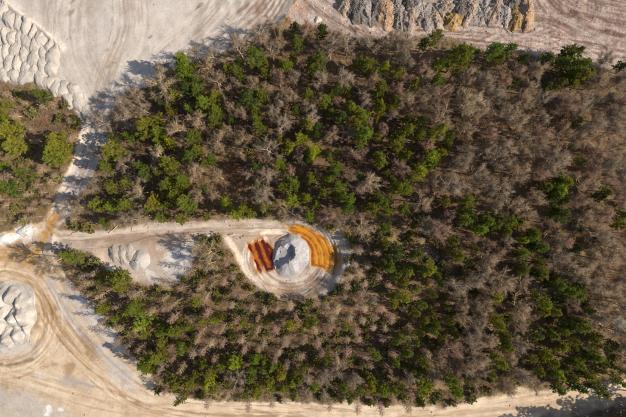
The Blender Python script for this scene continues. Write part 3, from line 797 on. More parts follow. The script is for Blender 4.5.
def young_bare(seed, h=7.0, R=1.15):
    rg = np.random.default_rng(seed); T = TB(); K = TB()
    trunk = grow(rg, (0, 0, -0.3), (0, 0, 1), h + 0.3, 7, 0.3, 0.05)
    T.tube(trunk, np.linspace(0.085, 0.018, 8), (1, 1, 1), 5)
    n = 36; P, D, LL = [], [], []
    for i in range(n):
        t = 0.34 + 0.64 * i / n
        p, d = at_t(trunk, t)
        az = i * 2.4 + rg.uniform(-.4, .4); el = math.radians(rg.uniform(24, 55))
        dd = np.array([math.cos(az) * math.cos(el), math.sin(az) * math.cos(el), math.sin(el)])
        L = R * rg.uniform(0.7, 1.2) * (1.25 - 0.8 * i / n)
        P.append(p); D.append(dd); LL.append(L)
    P, D, LL = np.array(P), np.array(D), np.array(LL)
    K.spikes(P, D, LL, 0.026, grey(rg, n, 0.9, 1.15))
    Q, d = fork(rg, P, D, LL, 9, 0.5, 0.25); l = rg.uniform(0.25, 0.6, len(Q))
    K.spikes(Q, d, l, 0.018, grey(rg, len(Q), 0.8, 1.2))
    Q2, d2 = fork(rg, Q, d, l, 3, 0.5, 0.2); l2 = rg.uniform(0.15, 0.4, len(Q2))
    K.spikes(Q2, d2, l2, 0.014, grey(rg, len(Q2), 0.75, 1.15))
    return T.mesh('trunk'), K.mesh('crown')

def blades(rg, c, ax, n, ln, wd, spread):
    """n needle-fan triangles round centre c"""
    d = rg.normal(0, 1, (n, 3)); d /= np.linalg.norm(d, axis=1)[:, None]
    d = d * spread + ax; d /= np.linalg.norm(d, axis=1)[:, None]
    sd = np.cross(d, rg.normal(0, 1, (n, 3))); sd /= np.linalg.norm(sd, axis=1)[:, None] + 1e-9
    l = ln * rg.uniform(0.6, 1.2, (n, 1)); off = rg.normal(0, ln * 0.3, (n, 3))
    a = c + off
    return np.stack([a - sd * wd * 0.5, a + sd * wd * 0.5, a + d * l], 1)

def pine_tree(seed, h=10.0, R=2.2, low=0.42, whorl=9, per=6, dens=1.0):
    rg = np.random.default_rng(seed); T = TB(); K = TB()
    trunk = grow(rg, (0, 0, -0.3), (0, 0, 1), h + 0.2, 7, 0.2, 0.035)
    T.tube(trunk, np.linspace(0.16, 0.03, 8), (1, 1, 1), 6)
    lean = rg.normal(0, 0.12, 2)
    for i in range(whorl):
        t = low + (0.97 - low) * i / (whorl - 1)
        f = i / (whorl - 1)
        reach = R * (1.05 - 0.85 * f ** 1.5) * (0.55 + 0.45 * min(1, f * 3.5 + 0.3))
        for j in range(per):
            if rg.random() < 0.12: continue
            p, d = at_t(trunk, min(0.995, t + rg.uniform(-.03, .03)))
            az = j * 2 * np.pi / per + i * 0.9 + rg.uniform(-.35, .35); el = math.radians(8 + 38 * f + rg.uniform(-8, 12))
            L = reach * rg.uniform(0.6, 1.18)
            br = grow(rg, p, (math.cos(az) * math.cos(el), math.sin(az) * math.cos(el), math.sin(el)), L, 3, 0.35, 0.10)
            T.tube(br, np.linspace(0.04, 0.012, 4), (0.85, 0.8, 0.78), 3)
            nc = max(3, int(round(L * 3.4)))
            for q in range(nc):
                tq = 1.0 if q == 0 else rg.uniform(0.35, 1.0)
                c, dd = at_t(br, tq)
                c = c + rg.normal(0, 0.17, 3) * np.array([1, 1, 0.5]) * (0 if q == 0 else 1.6)
                n = int(100 * dens)
                tone = rg.uniform(0.72, 1.28)
                tr = blades(rg, c, dd * 0.5 + np.array([0, 0, 0.55]), n, 0.25, 0.043, 0.95)
                K.tris(tr, np.ones((n, 3)) * tone * rg.uniform(0.85, 1.15, (n, 1)))
    c = trunk[-1]
    K.tris(blades(rg, c, np.array([0, 0, 1.0]), 40, 0.45, 0.10, 0.9), np.ones((40, 3)) * 1.15)
    return T.mesh('trunk'), K.mesh('crown')

def shrub(seed, R=1.0, h=1.5):
    rg = np.random.default_rng(seed); T = TB(); K = TB()
    for i in range(9):
        az = rg.uniform(0, 6.28); el = math.radians(rg.uniform(35, 85))
        st = grow(rg, (0, 0, -0.15), (math.cos(az) * math.cos(el), math.sin(az) * math.cos(el), math.sin(el)), h * rg.uniform(0.7, 1.1), 3, 0.1, 0.15)
        T.tube(st, np.linspace(0.03, 0.01, 4), (1, 1, 1), 3)
        for q in range(8):
            c, dd = at_t(st, rg.uniform(0.35, 1.0))
            c = c + rg.normal(0, 0.24 * R, 3) * np.array([1, 1, 0.5])
            c[2] = max(c[2], 0.12)
            n = 16; tone = rg.uniform(0.65, 1.3)
            K.tris(blades(rg, c, np.array([0, 0, 0.5]), n, 0.24, 0.13, 1.0), np.ones((n, 3)) * tone * rg.uniform(0.8, 1.2, (n, 1)))
    return T.mesh('stem'), K.mesh('foliage')

PINES = [pine_tree(10 + i, low=(0.34, 0.45, 0.4, 0.3)[i % 4], whorl=(9, 8, 10, 9)[i % 4]) for i in range(9)]
BARES = [bare_tree(40 + i, limbs=(8, 12, 10, 7, 11)[i % 5], sparse=(1.0, 0.7, 1.2)[i % 3]) for i in range(15)]
YOUNG = [young_bare(70 + i) for i in range(7)]
SHRUB = [shrub(90 + i) for i in range(6)]
for ms in (PINES, BARES, YOUNG, SHRUB):
    for a, b in ms:
        a.materials.append(M_BARK)
        b.materials.append({id(PINES): M_NEEDLE, id(SHRUB): M_LEAF}.get(id(ms), M_TWIG))

# ------------------------------------------------------------------ where the trees stand (crown centres read from the photo)
# per tile: (x0, y0) and entries "x,y,crown diameter,tone" in tile pixels (5.96 per photo pixel)
PT = {
 (104, 0): '450,400,110,y',
 (208, 0): '285,345,110,g 545,245,75,g 330,385,60,y 505,355,55,y 500,165,60,d',
 (312, 0): '60,180,70,d 50,380,95,g 360,380,90,g 280,255,60,o 10,375,60,g',
 (416, 0): '130,225,85,g 265,345,130,g 300,290,95,y 300,345,80,y 490,310,100,g 545,290,70,g 55,250,60,d 470,270,60,d 510,345,60,y',
 (521, 0): '310,300,80,g 350,298,55,g 190,340,75,d 345,372,115,g 255,372,85,g 20,345,55,d 605,385,60,d 290,340,70,d',
 (0, 70): '235,145,100,g 30,205,65,y 25,345,140,y 295,405,120,y 15,285,70,y -30,250,100,y',
 (104, 70): '460,25,100,y 290,265,90,y 225,370,115,y 340,370,100,y 555,75,75,g 590,205,95,y 520,200,75,g 470,95,90,d 350,190,50,d 60,405,60,d 160,400,60,g',
 (208, 70): '225,160,110,d 310,150,80,g 270,215,65,g 295,255,65,g 320,365,80,g 55,215,80,y 590,140,75,y 575,300,80,b 560,385,85,b 170,10,60,g 440,390,60,g 130,300,50,d 100,350,50,g',
 (312, 70): '225,120,55,y 95,190,80,y 160,100,70,d 120,255,50,y 235,220,75,b 295,280,90,y 310,360,105,y 405,150,60,g 440,90,85,g 390,190,65,y 405,245,80,y 475,225,40,y 580,305,60,g 570,370,90,y 385,395,55,y 500,395,60,g 180,275,80,d 50,340,60,d 20,400,60,d 105,130,60,g 395,15,60,g 270,320,60,y',
 (416, 70): '150,370,95,b 605,70,50,d 205,405,55,g 240,15,50,g 520,230,50,o',
 (521, 70): '375,45,105,y 330,25,80,g 170,95,60,d 240,85,75,g 155,140,50,o 325,300,60,g 590,150,45,o 400,20,70,y',
 (0, 140): '75,45,130,y 300,60,150,y 350,90,130,y 300,110,100,y 140,220,100,g 60,300,115,g 595,390,80,y 10,140,60,y 330,230,70,o 190,300,55,o 615,150,55,y 10,30,70,g -30,290,80,g',
 (104, 140): '60,60,120,y 40,100,80,y 340,15,70,y 390,165,105,y 370,130,70,y 490,95,90,g 590,120,70,g 190,145,60,g 240,185,80,d 45,275,75,g 115,265,60,y 335,290,75,y 410,310,80,y 465,265,85,y 20,160,65,y 280,380,95,y 485,380,95,y 100,365,95,y 30,390,80,y 390,370,55,y 345,380,50,g 570,280,50,d 325,185,45,g',
 (208, 140): '15,125,60,g 290,155,80,d 430,145,75,y 300,20,50,y 480,245,90,y 450,285,65,g 605,60,80,b 605,225,75,y 515,350,95,b 580,350,60,y 220,400,80,y 95,385,75,y 250,70,50,o 400,360,50,o 285,275,50,y 590,110,60,d 520,280,55,g 380,150,45,g',
 (312, 140): '15,60,90,b 140,140,90,g 100,90,55,g 130,180,70,g 90,245,65,y 185,270,85,y 195,340,85,y 150,335,55,y 5,225,45,y 390,85,75,y 415,140,75,y 300,20,60,y 515,30,85,y 555,85,75,y 600,160,50,g 270,195,50,d 390,325,75,g 355,385,85,y 515,310,85,y 560,260,85,y 490,240,50,g 600,240,50,y 455,190,40,g 20,380,50,y 160,60,40,g 580,300,55,y',
 (416, 140): '120,115,105,b 160,60,75,y 25,205,85,b 205,20,60,y 335,370,85,y 460,165,40,o 90,130,60,y 185,50,50,y',
 (521, 140): '355,110,65,y 320,40,40,g 255,280,90,b 290,230,85,y 150,300,75,g 200,290,60,g 210,360,90,d 280,370,60,g 510,300,55,b 560,145,60,o 240,240,60,d 470,345,60,d 590,385,50,o',
 (0, 210): '410,295,105,y 130,55,60,o 605,390,50,y 440,90,50,o 575,5,50,y 610,95,50,g',
 (104, 210): '600,50,50,g 450,60,60,y 170,55,60,o 330,40,70,g 500,10,60,g 30,390,75,y 110,395,50,y 270,10,50,y 600,180,60,o 560,380,50,o',
 (208, 210): '180,25,80,b 245,20,60,y 320,30,50,o 440,40,50,o',
 (312, 210): '450,95,70,g 445,205,70,g 430,325,60,g 570,370,80,y 480,330,80,g 545,245,90,d 380,10,60,g 240,215,40,o 600,270,60,d 600,330,50,g 610,100,40,y 500,380,60,y',
 (416, 210): '385,115,85,b 300,50,80,y 320,5,60,g 450,60,80,g 490,100,75,g 570,80,80,y 540,140,55,g 610,60,55,y 240,270,75,y 230,195,60,g 350,235,55,g 320,320,50,y 95,370,90,b 35,350,75,y 30,260,70,g 150,400,50,y 610,270,55,g 190,390,50,o 480,20,60,g 20,60,70,o 410,70,60,g 330,40,60,g',
 (521, 210): '15,180,65,b 90,170,85,g 110,240,85,g 30,280,75,y 30,340,80,g 150,370,95,g 100,385,65,d 270,40,105,d 350,90,60,o 580,75,70,y 595,30,60,g 10,95,55,y 130,310,60,g 60,140,60,g 60,220,60,d 215,20,60,g',
 (0, 280): '595,175,70,y 600,15,60,g 575,60,50,o',
 (104, 280): '75,30,110,y 165,170,90,y 225,245,90,b 310,310,80,y 240,330,60,y 420,315,80,y 490,280,60,y 535,135,60,b 70,225,60,g 595,255,60,y 560,60,50,o 340,385,60,y 450,155,50,o 540,330,50,o 140,210,60,y 460,250,40,y',
 (208, 280): '500,275,70,b 600,250,65,g 215,265,50,y 300,240,60,o 355,260,40,g 35,240,60,y 80,215,50,y 130,340,60,o 550,310,40,y 610,140,50,g 110,80,50,o 160,200,40,o 450,300,40,o 60,90,60,o 345,190,40,o',
 (312, 280): '540,90,75,b 480,100,60,y 555,20,60,y 500,150,60,y 15,255,50,y 205,280,50,y 60,340,60,o 540,330,55,b 505,370,60,y 600,210,60,y 320,250,60,o 425,250,50,o 590,330,55,y 440,380,50,o 200,60,50,o 90,400,50,o 270,50,50,o',
 (416, 280): '500,85,65,b 490,240,75,b 520,310,50,y 535,390,60,y 150,15,50,y 20,60,50,y 70,30,50,y 40,160,50,y 100,200,50,y 130,260,50,y 60,250,50,y 170,340,50,y 30,310,50,y 20,370,60,y 95,305,50,y 210,300,50,g 250,60,50,o 100,70,40,y 345,175,40,o 180,160,40,g 250,340,50,g 280,280,40,o 470,20,60,o 350,70,50,o 190,250,50,g 480,110,50,y',
 (521, 280): '240,30,85,g 300,70,90,g 360,110,80,y 145,125,75,b 105,85,60,g 150,190,75,y 210,205,60,y 350,280,95,y 300,300,70,g 415,190,50,y 440,350,80,g 270,320,60,y 210,340,70,g 330,355,60,y 100,340,70,g 540,390,60,g 345,50,55,g 170,290,50,g 260,390,60,g 330,240,50,y 460,385,55,g 20,120,40,o 100,290,40,g 240,270,50,g 480,340,55,g',
 (104, 347): '240,80,90,y 245,140,85,y 325,60,80,y 330,20,60,y 420,220,80,y 370,185,60,g 515,210,80,y 560,110,60,y 545,170,60,y 610,160,70,y 605,230,60,y 460,315,60,g 320,260,60,o 440,20,70,y',
 (208, 347): '165,110,90,b 65,120,60,y 85,75,60,g 15,185,70,b 130,230,50,y 265,75,75,y 260,130,60,y 330,190,50,b 260,195,60,y 235,240,55,y 225,290,50,y 360,220,60,b 400,130,65,y 440,170,80,b 345,130,70,g 300,260,70,y 395,260,45,y 450,250,55,y 510,220,60,b 570,140,60,y 505,155,50,g 505,290,50,g 600,260,40,y 30,250,55,y 540,190,50,y 290,290,50,y 330,85,50,y',
 (312, 347): '100,75,60,y 15,240,60,b 370,240,80,b 350,210,50,y 195,265,60,y 285,265,65,g 430,270,80,y 505,260,60,y 505,100,40,b 560,50,80,g 380,50,60,y 240,60,50,o 600,140,50,g 15,80,50,o 60,310,60,o 240,310,50,g 555,310,50,o 170,310,35,g 540,250,40,y 125,230,40,o',
 (416, 347): '15,150,50,y 40,100,70,y 230,220,85,y 265,275,80,y 35,265,80,b 95,240,65,b 500,95,90,y 540,20,60,b 465,160,60,y 25,340,60,d 110,320,40,d 350,200,50,o 410,270,60,o 590,220,60,o 320,220,40,y',
 (521, 347): '165,50,70,b 85,65,60,y 130,80,50,y 260,20,80,y 240,160,70,b 310,190,60,y 230,245,80,g 340,265,90,g 360,110,80,y 450,60,100,y 490,100,60,y 430,180,80,y 500,245,100,g 590,205,80,y 610,150,60,y 200,110,60,y 300,90,60,g 400,60,60,g 380,160,60,y 520,20,60,g 120,150,60,g 330,30,60,g 280,130,50,g 180,170,50,g 470,130,55,y 410,230,50,g 600,20,60,o',
}
BT = {   # notable leafless crowns
 (104, 70): '330,110,190,t 440,330,150,w 570,310,130,w',
 (208, 70): '205,265,120,w 110,190,110,w 420,180,120,n 500,150,100,w 560,220,95,n 440,310,140,n 380,250,100,n 90,350,100,w 210,390,110,w 340,110,80,w 150,90,90,n 520,40,90,n 60,50,120,w',
 (312, 70): '60,60,115,n 180,20,130,n 160,190,60,p 390,60,80,p 300,130,110,n 320,185,100,n 580,150,130,w 30,260,130,n 100,370,115,w 220,370,100,n 500,100,90,p 480,260,80,n 350,290,60,p 430,330,80,p 590,230,70,p',
 (416, 70): '60,40,110,w 320,180,180,t 170,270,170,w 70,120,110,n 330,40,120,t 430,110,120,n 560,60,100,p',
 (104, 140): '300,95,125,t 520,185,130,w 190,305,130,t 110,165,120,n 200,220,90,n 450,20,80,n 570,330,100,w',
 (208, 140): '375,55,155,n 350,230,140,n 290,310,150,n 240,200,90,n 50,30,130,w 190,70,90,w 30,330,90,w 60,220,100,w 530,90,100,n 490,180,70,p',
 (312, 140): '345,235,130,t 520,165,110,p 240,230,80,n 270,80,120,p 280,290,80,n 30,180,60,p',
 (416, 140): '80,30,100,p 330,60,130,n 380,190,130,n 330,280,100,w 530,120,150,n 545,30,130,n 480,360,110,n 60,370,130,w',
 (521, 140): '230,120,170,n 110,70,130,n 40,100,100,w 440,170,100,p 380,250,110,w 440,250,65,t 470,60,120,p 350,360,90,p 60,350,110,w',
 (104, 210): '600,260,130,t 560,210,90,t 625,330,110,t',
 (416, 210): '200,30,90,p 520,280,90,p 555,200,90,n 350,170,70,p 440,200,70,p 70,90,110,n',
 (521, 210): '300,185,110,p 190,80,80,p 420,215,70,p 350,340,150,t 500,130,120,n 180,225,50,p',
 (521, 280): '590,240,120,x 330,170,80,p 80,230,60,p 550,50,130,n',
 (416, 280): '420,380,120,w 430,80,90,w 420,180,100,w',
 (312, 347): '70,190,130,n 170,150,110,n 260,200,110,n 460,150,60,p 580,200,80,n',
 (208, 347): '190,210,120,n 590,290,100,n',
 (416, 347): '530,250,120,w 560,215,90,w',
 (416, 0): '60,380,100,p',
 (0, 140): '400,400,110,n 480,360,100,n',
}
def parse(T):
    out = []
    for (x0, y0), s in T.items():
        for e in s.split():
            a, b, d, t = e.split(',')
            out.append((x0 + float(a) / z6, y0 + float(b) / z6, float(d) / z6, t))
    return out
pines = [q for q in parse(PT) if q[3] != 'o']
shrubs = [q for q in parse(PT) if q[3] == 'o']
bares = parse(BT)

SDMAX = np.maximum.reduce([SD[k] for k in SD])
def in_forest(px, py, margin=0.0):
    x, y = w(px, py)
    return SDMAX[min(len(GY) - 1, np.searchsorted(GY, y)), min(len(GX) - 1, np.searchsorted(GX, x))] < -margin
def base_of(px, py, zc):
    x, y = w(px, py); f = 1 - zc / CAM_H
    return x * f / S + 313, 208.5 - y * f / S
# fill the gaps between the noted crowns
rf = random.Random(11)
occ = [(x, y, d * 0.5) for x, y, d, t in pines + bares]
NP0 = len(pines)
for it in range(2500):
    px = rf.uniform(150, 450); py = rf.uniform(62, 214)
    if 205 < px < 268 and 150 < py < 200: continue
    if not in_forest(*base_of(px, py, 6), 1.5): continue
    d = rf.uniform(9.5, 14.5)
    if any((a - px) ** 2 + (b - py) ** 2 < ((c + d * 0.5) * 0.72) ** 2 for a, b, c in occ[:]): continue
    if min((a - px) ** 2 + (b - py) ** 2 for a, b, c, t in pines) > 26 ** 2: continue
    pines.append((px, py, d, rf.choice('yyybgg'))); occ.insert(0, (px, py, d * 0.5))
    if len(pines) > NP0 + 34: break
NP = len(pines)
def free(x, y, r, k):
    for i, (a, b, c) in enumerate(occ):
        if i < NP: k_ = max(k, 0.9)
        else: k_ = k
        if (a - x) ** 2 + (b - y) ** 2 < ((c + r) * k_) ** 2: return False
    return True
def lower(px, py): return (py > 262 and px < 430) or (346 < px < 430 and py > 244)
young = []
for it in range(16000):
    px = rf.uniform(-12, 638); py = rf.uniform(18, 425)
    if px < 90 and py < 240: continue
    bx, by = base_of(px, py, 6 if not lower(px, py) else 4)
    if not in_forest(bx, by, 0.8): continue
    if lower(px, py):
        if len(young) > 125: continue
        r = rf.uniform(4.0, 6.5)
        if px > 190 and py < 352: py = round(py / 11.0) * 11.0 + rf.gauss(0, 1.3)
        if free(px, py, r, 0.95):
            young.append((px, py, r * 2, rf.choice('ppwwnt'))); occ.append((px, py, r))
    else:
        r = rf.uniform(8.5, 14) if py < 300 else rf.uniform(7, 12)
        if 205 < px < 268 and 155 < py < 200: continue
        if 325 < px < 440 and 226 < py < 345: continue
        if py > 384: continue
        if free(px, py, r, 0.70) and len(bares) < 298:
            bares.append((px, py, r * 2, rf.choice('nnnwwp'))); occ.append((px, py, r))
for it in range(500):      # bushes and saplings of the left scrub
    px = rf.uniform(-8, 76); py = rf.uniform(90, 226)
    if not in_forest(px, py, 0.6) or not free(px, py, 4.5, 0.9): continue
    if rf.random() < 0.5 and len(young) < 300: young.append((px, py, rf.uniform(8, 12), 'w')); occ.append((px, py, 5))
    elif rf.random() < 0.3: shrubs.append((px, py, rf.uniform(7, 11), 'o')); occ.append((px, py, 5))
for it in range(1600):      # shrubs on the road side and among the young trees
    px = rf.uniform(80, 626); py = rf.uniform(225, 405)
    if not in_forest(px, py, 0.2) or not free(px, py, 3.6, 0.78) or len(shrubs) > 270: continue
    shrubs.append((px, py, rf.uniform(6, 10), 'o')); occ.append((px, py, 4))
# trees rooted just under the lower right corner, whose shadows reach the road
for (x, y, d, t) in ((604, 440, 20, 'y'), (625, 437, 22, 'g'), (646, 432, 22, 'g'), (640, 452, 20, 'y'), (584, 449, 18, 'g'), (662, 418, 20, 'y'), (668, 440, 22, 'g'), (622, 455, 20, 'g'), (655, 405, 20, 'y'), (578, 434, 17, 'y'), (593, 433, 18, 'g'), (611, 434, 19, 'y'), (633, 428, 20, 'g'), (652, 424, 20, 'y'), (565, 441, 16, 'g'), (678, 428, 20, 'y')):
    pines.append((x, y, d, t))

TONE = {'y': (srgb(137, 139, 50), 'olive'), 'b': (srgb(157, 160, 50), 'bright yellow-green'), 'g': (srgb(121, 127, 50), 'mid green'), 'd': (srgb(92, 105, 48), 'dark green')}
BTONE = {'n': (srgb(164, 143, 119), 'grey-brown'), 'w': (srgb(174, 147, 116), 'warm brown'), 'p': (srgb(172, 137, 114), 'pinkish'), 't': (srgb(188, 164, 128), 'pale tan'), 'x': (srgb(206, 194, 170), 'bleached')}

def place(kind, variants, px, py, d, zfrac, hgt, nat_h, nat_r, tone_c, trunk_c, vi, names=('trunk', 'crown')):
    """crown centre seen at photo pixel -> rooted position; returns the thing"""
    zc = hgt * zfrac
    f = 1 - zc / CAM_H
    x, y = w(px, py); x *= f; y *= f
    R = d * S * f * 0.5
    g = float(ground_z(x, y))
    root = bpy.data.objects.new(kind, None)
    root.empty_display_size = 0.5
    root.location = (x, y, g)
    root.rotation_euler = (rf.gauss(0, 0.05), rf.gauss(0, 0.05), rf.uniform(0, 6.28))
    an = rf.uniform(0.88, 1.14)
    root.scale = (R / nat_r * an, R / nat_r / an, hgt / nat_h)
    COL.objects.link(root)
    for m, nm, c in ((variants[vi][0], names[0], trunk_c), (variants[vi][1], names[1], tone_c)):
        o = bpy.data.objects.new(nm, m); o.parent = root
        o.color = (*[float(q) for q in c], 1.0)
        COL.objects.link(o)
    return root

# ---- labels: look, order from the left, and the part of the wood it stands in
def region(px, py):
    if px < 92 and py < 240: 
        return 'in left edge scrub, %s half' % ('upper' if py < 150 else 'lower')
    if py < 222 or (px > 350 and py < 262):
        col = [(170, 'by the pale yard'), (230, 'above the lane'), (280, 'above the rust pond'), (325, 'above the grey mound'), (375, 'up right of the pit'),
               (425, 'below the ochre heaps'), (475, 'right of centre'), (525, 'in brown right wood'), (575, 'near right side'), (999, 'at right edge')]
        row = [(60, 'top edge'), (95, 'upper row'), (130, 'second row'), (165, 'middle row'), (198, 'fourth row'), (999, 'lane level')]
    else:
        col = [(130, 'below lane start'), (180, 'below round gravel heap'), (230, 'below lane scrub'), (280, 'below the rust pond'), (330, 'below the grey mound'), (380, 'below right of pit'),
               (430, 'lower right of centre'), (480, 'in lower right wood'), (530, 'beside the dark gap'), (580, 'in the green corner'), (999, 'at lower right edge')]
        row = [(275, 'pit level'), (305, 'first row'), (332, 'middle row'), (358, 'lower row'), (382, 'near road'), (999, 'road verge')]
    c = next(n for v, n in col if px < v); r = next(n for v, n in row if py < v)
    return '%s, %s' % (c, r)
def give_labels(items, noun, cat, group):
    """items: (object, px, py, look)"""
    cl = {}
    for o, px, py, look in items: cl.setdefault((look, region(px, py)), []).append((px, o))
    for (look, rg_), L in cl.items():
        L.sort(key=lambda q: q[0])
        for i, (px, o) in enumerate(L):
            rw = rank_word(i, len(L))
            lab = ('%s %s %s' % (look, noun, rg_)) if len(L) == 1 else '%s %s %s, %s' % (look, noun, rg_, rw)
            if len(lab.split()) > 16: print('LONG', lab)
            tag(o, lab, cat, group)

def big(dm): return 'large ' if dm > 17 else ('small ' if dm < 9.5 else '')
for small in (False, True):
    items = []
    for i, (px, py, d, t) in enumerate(pines):
        if (d < 10.2) != small: continue
        c, nm = TONE[t]
        dm = d * S
        hgt = min(12.5, max(4.0, 2.4 + 2.1 * dm)) * rf.uniform(0.9, 1.1)
        if py > 262 and px < 420: hgt *= 0.85
        c = c * 0.98 * np.array([rf.uniform(.85, 1.15), rf.uniform(.92, 1.08), rf.uniform(.8, 1.2)]) * rf.uniform(0.85, 1.1)
        d = d * (0.9 if px < 92 else 0.92 if px > 525 and py > 320 else 1.0 if py > 262 else 1.06)
        if px < 92: hgt *= 0.75
        if px > 520: hgt *= 0.72 if py > 290 else 0.85
        o = place('young_pine' if small else 'pine_tree', PINES, px, py, d * 1.24, 0.74, hgt, 10.0, 2.2, c, srgb(140, 104, 82) * 0.8, i % len(PINES))
        items.append((o, px, py, ('large ' if d > 17 else '') + nm))
    give_labels(items, 'young pine' if small else 'pine', 'young pine' if small else 'pine tree', 'young pines with small crowns' if small else 'pines in the wood')
items = []
for i, (px, py, d, t) in enumerate(bares):
    c, nm = BTONE[t]
    hgt = min(12.5, max(5.5, 4.4 + 1.2 * d * S)) * rf.uniform(0.88, 1.08)
    k = rf.uniform(0.85, 1.12)
    o = place('bare_tree', BARES, px, py, d * 1.12, 0.72, hgt, 11.0, 3.0, c * k * 0.82, c * k * 1.3, i % len(BARES))
    items.append((o, px, py, big(d) + 'leafless ' + nm))
give_labels(items, 'tree', 'bare tree', 'leafless trees in the wood')
items = []
for i, (px, py, d, t) in enumerate(young):
    c, nm = BTONE[t]
    hgt = rf.uniform(2.2, 3.8) if (px > 325 and py < 350) or py < 240 else rf.uniform(4.8, 8.0)
    k = rf.uniform(0.85, 1.15)
    o = place('young_bare_tree', YOUNG, px, py, d * 0.92, 0.78, hgt, 7.0, 1.15, c * k * 0.84, srgb(196, 176, 154) * k * 0.9, i % len(YOUNG))
    items.append((o, px, py, 'slender leafless ' + nm))
give_labels(items, 'sapling', 'sapling', 'young leafless trees')
items = []
for i, (px, py, d, t) in enumerate(shrubs):
    c = srgb(142, 132, 72) * rf.uniform(0.6, 1.0) * np.array([rf.uniform(.85, 1.08), 1, rf.uniform(.8, 1.3)])
    o = place('shrub', SHRUB, px, py, d * 1.2, 0.6, rf.uniform(1.2, 2.2), 1.5, 1.05, c, srgb(110, 88, 70), i % len(SHRUB), ('stem', 'foliage'))
    items.append((o, px, py, 'low olive-brown'))
give_labels(items, 'shrub', 'shrub', 'low shrubs')

# ------------------------------------------------------------------ fallen trunks
def log(label, p0, p1, r0, r1, col, seed, lift=0.12, stubs=4):
    rg = np.random.default_rng(seed)
    a = np.array([*w(*p0), 0.0]); b = np.array([*w(*p1), 0.0])
    n = 7; T = TB(); pts = np.array([a + (b - a) * i / n for i in range(n + 1)])
    sd = unit(np.cross(b - a, (0, 0, 1)))
    for i in range(1, n): pts[i] += sd * rg.normal(0, 0.07)
    rad = np.linspace(r0, r1, n + 1)
    pts[:, 2] = ground_z(pts[:, 0], pts[:, 1]) + rad * 0.6 + lift * np.sin(np.linspace(0, 3.1, n + 1))
    o0 = pts[0].copy(); P = pts - o0
    T.tube(P, rad, (1, 1, 1), 8)
    for s in range(n + 1 if False else 0): pass
    root = bpy.data.objects.new('fallen_log', None); root.location = o0; COL.objects.link(root)
    tr = link('trunk', T.mesh('log_trunk'), M_BARK, root); tr.color = (*col, 1)
    for s in range(stubs):
        p, d = at_t(P, rg.uniform(0.3, 0.98)); B = TB()
        st = grow(rg, p, side_dir(rg, d, rg.uniform(0.5, 0.9)), rg.uniform(0.6, 1.8), 3, 0.3, 0.1)
        B.tube(st, np.linspace(r1 * 0.8, 0.012, 4), (1, 1, 1), 4)
        bo = link('branch', B.mesh('log_branch'), M_BARK, root); bo.color = (*col, 1)
    tag(root, label, 'fallen log')
LC = srgb(206, 180, 152) * 0.8
log('pale fallen trunk lying across the lane edge beside the wood corner', (109, 233), (125, 221), 0.14, 0.05, LC, 1)
log('thin fallen trunk beside the lane, pointing down left', (131, 232), (138, 217), 0.09, 0.03, LC, 2)
log('short pale log on the verge above the lane start', (68, 236), (87, 228), 0.13, 0.06, LC, 3)
log('pale trunk stub beside the olive pine at the lane start', (70, 251), (73, 248), 0.16, 0.12, LC, 4, 0.05, 0)
log('long thin grey trunk lying in the lower left scrub', (0, 200), (26, 198), 0.10, 0.04, LC * 0.8, 5)
log('thin pale trunk crossing the scrub under the sand heaps', (12, 99), (24, 111), 0.09, 0.04, LC, 6)
log('thin grey pole lying in the scrub beside the dumped heaps', (40, 102), (64, 115), 0.08, 0.03, LC * 0.8, 7)
log('pale broken trunk leaning in the clearing at the right', (543, 239), (555, 219), 0.13, 0.05, LC, 8, 0.6)
log('bleached fallen trunk in the clearing near the right edge', (598, 323), (612, 331), 0.14, 0.06, LC, 9)
log('dark fallen trunk beneath the pines at the top right', (557, 79), (569, 72), 0.14, 0.07, srgb(70, 54, 46), 10)
log('bent pale trunk in the scrub beside the round gravel heap', (196, 262), (216, 254), 0.08, 0.03, LC, 11)

# ------------------------------------------------------------------ uncountable low growth
def scatter(name, label, n, accept, ntri, size, cols, upd, wd, seed):
    rg = np.random.default_rng(seed)
    px = rg.uniform(-40, 666, n); py = rg.uniform(-20, 440, n)
    x, y = (px - 313) * S, (208.5 - py) * S
    sd = np.maximum.reduce([poly_sd(ZP[k], x, y) for k in ZP])
    ok = accept(px, py, sd + 3.0 * N2.fbm(x, y, 3.5, 3), N1.fbm(x, y, 8, 3), rg.random(n))
    x, y = x[ok], y[ok]; m = len(x); z = ground_z(x, y)
    sz = rg.uniform(size[0], size[1], (m, 1, 1))
    d = rg.normal(0, 1, (m, ntri, 3)); d[..., 2] = np.abs(d[..., 2]) * upd + 0.15
    d /= np.linalg.norm(d, axis=2, keepdims=True)
    s = np.cross(d, rg.normal(0, 1, (m, ntri, 3))); s /= np.linalg.norm(s, axis=2, keepdims=True) + 1e-9
    o = rg.normal(0, 0.28, (m, ntri, 3)) * sz; o[..., 2] = np.abs(o[..., 2]) * 0.4
    b = np.stack([x, y, z - 0.03], -1)[:, None] + o
    L = sz * rg.uniform(0.5, 1.1, (m, ntri, 1))
    V = np.stack([b - s * wd / 2, b + s * wd / 2, b + d * L], 2).reshape(-1, 3)
    cols = np.asarray(cols); c = cols[rg.integers(0, len(cols), m)][:, None] * rg.uniform(0.6, 1.25, (m, ntri, 1))
    ms = mesh_np(name, V, np.arange(len(V)).reshape(-1, 3), False, np.repeat(c.reshape(-1, 3), 3, 0))
    tag(link(name, ms, M_SCRUB), label, None, None, 'stuff')
BR = [srgb(158, 124, 94) * 0.85, srgb(136, 110, 88) * 0.8, srgb(166, 126, 104) * 0.8, srgb(152, 126, 96) * 0.88]
scatter('dry_undergrowth', 'tangled brown twigs and dry stems covering the forest floor', 15000, lambda px, py, sd, n, u: (sd < -0.3) & (u < 0.85), 26, (0.5, 1.2), BR, 1.0, 0.045, 1)
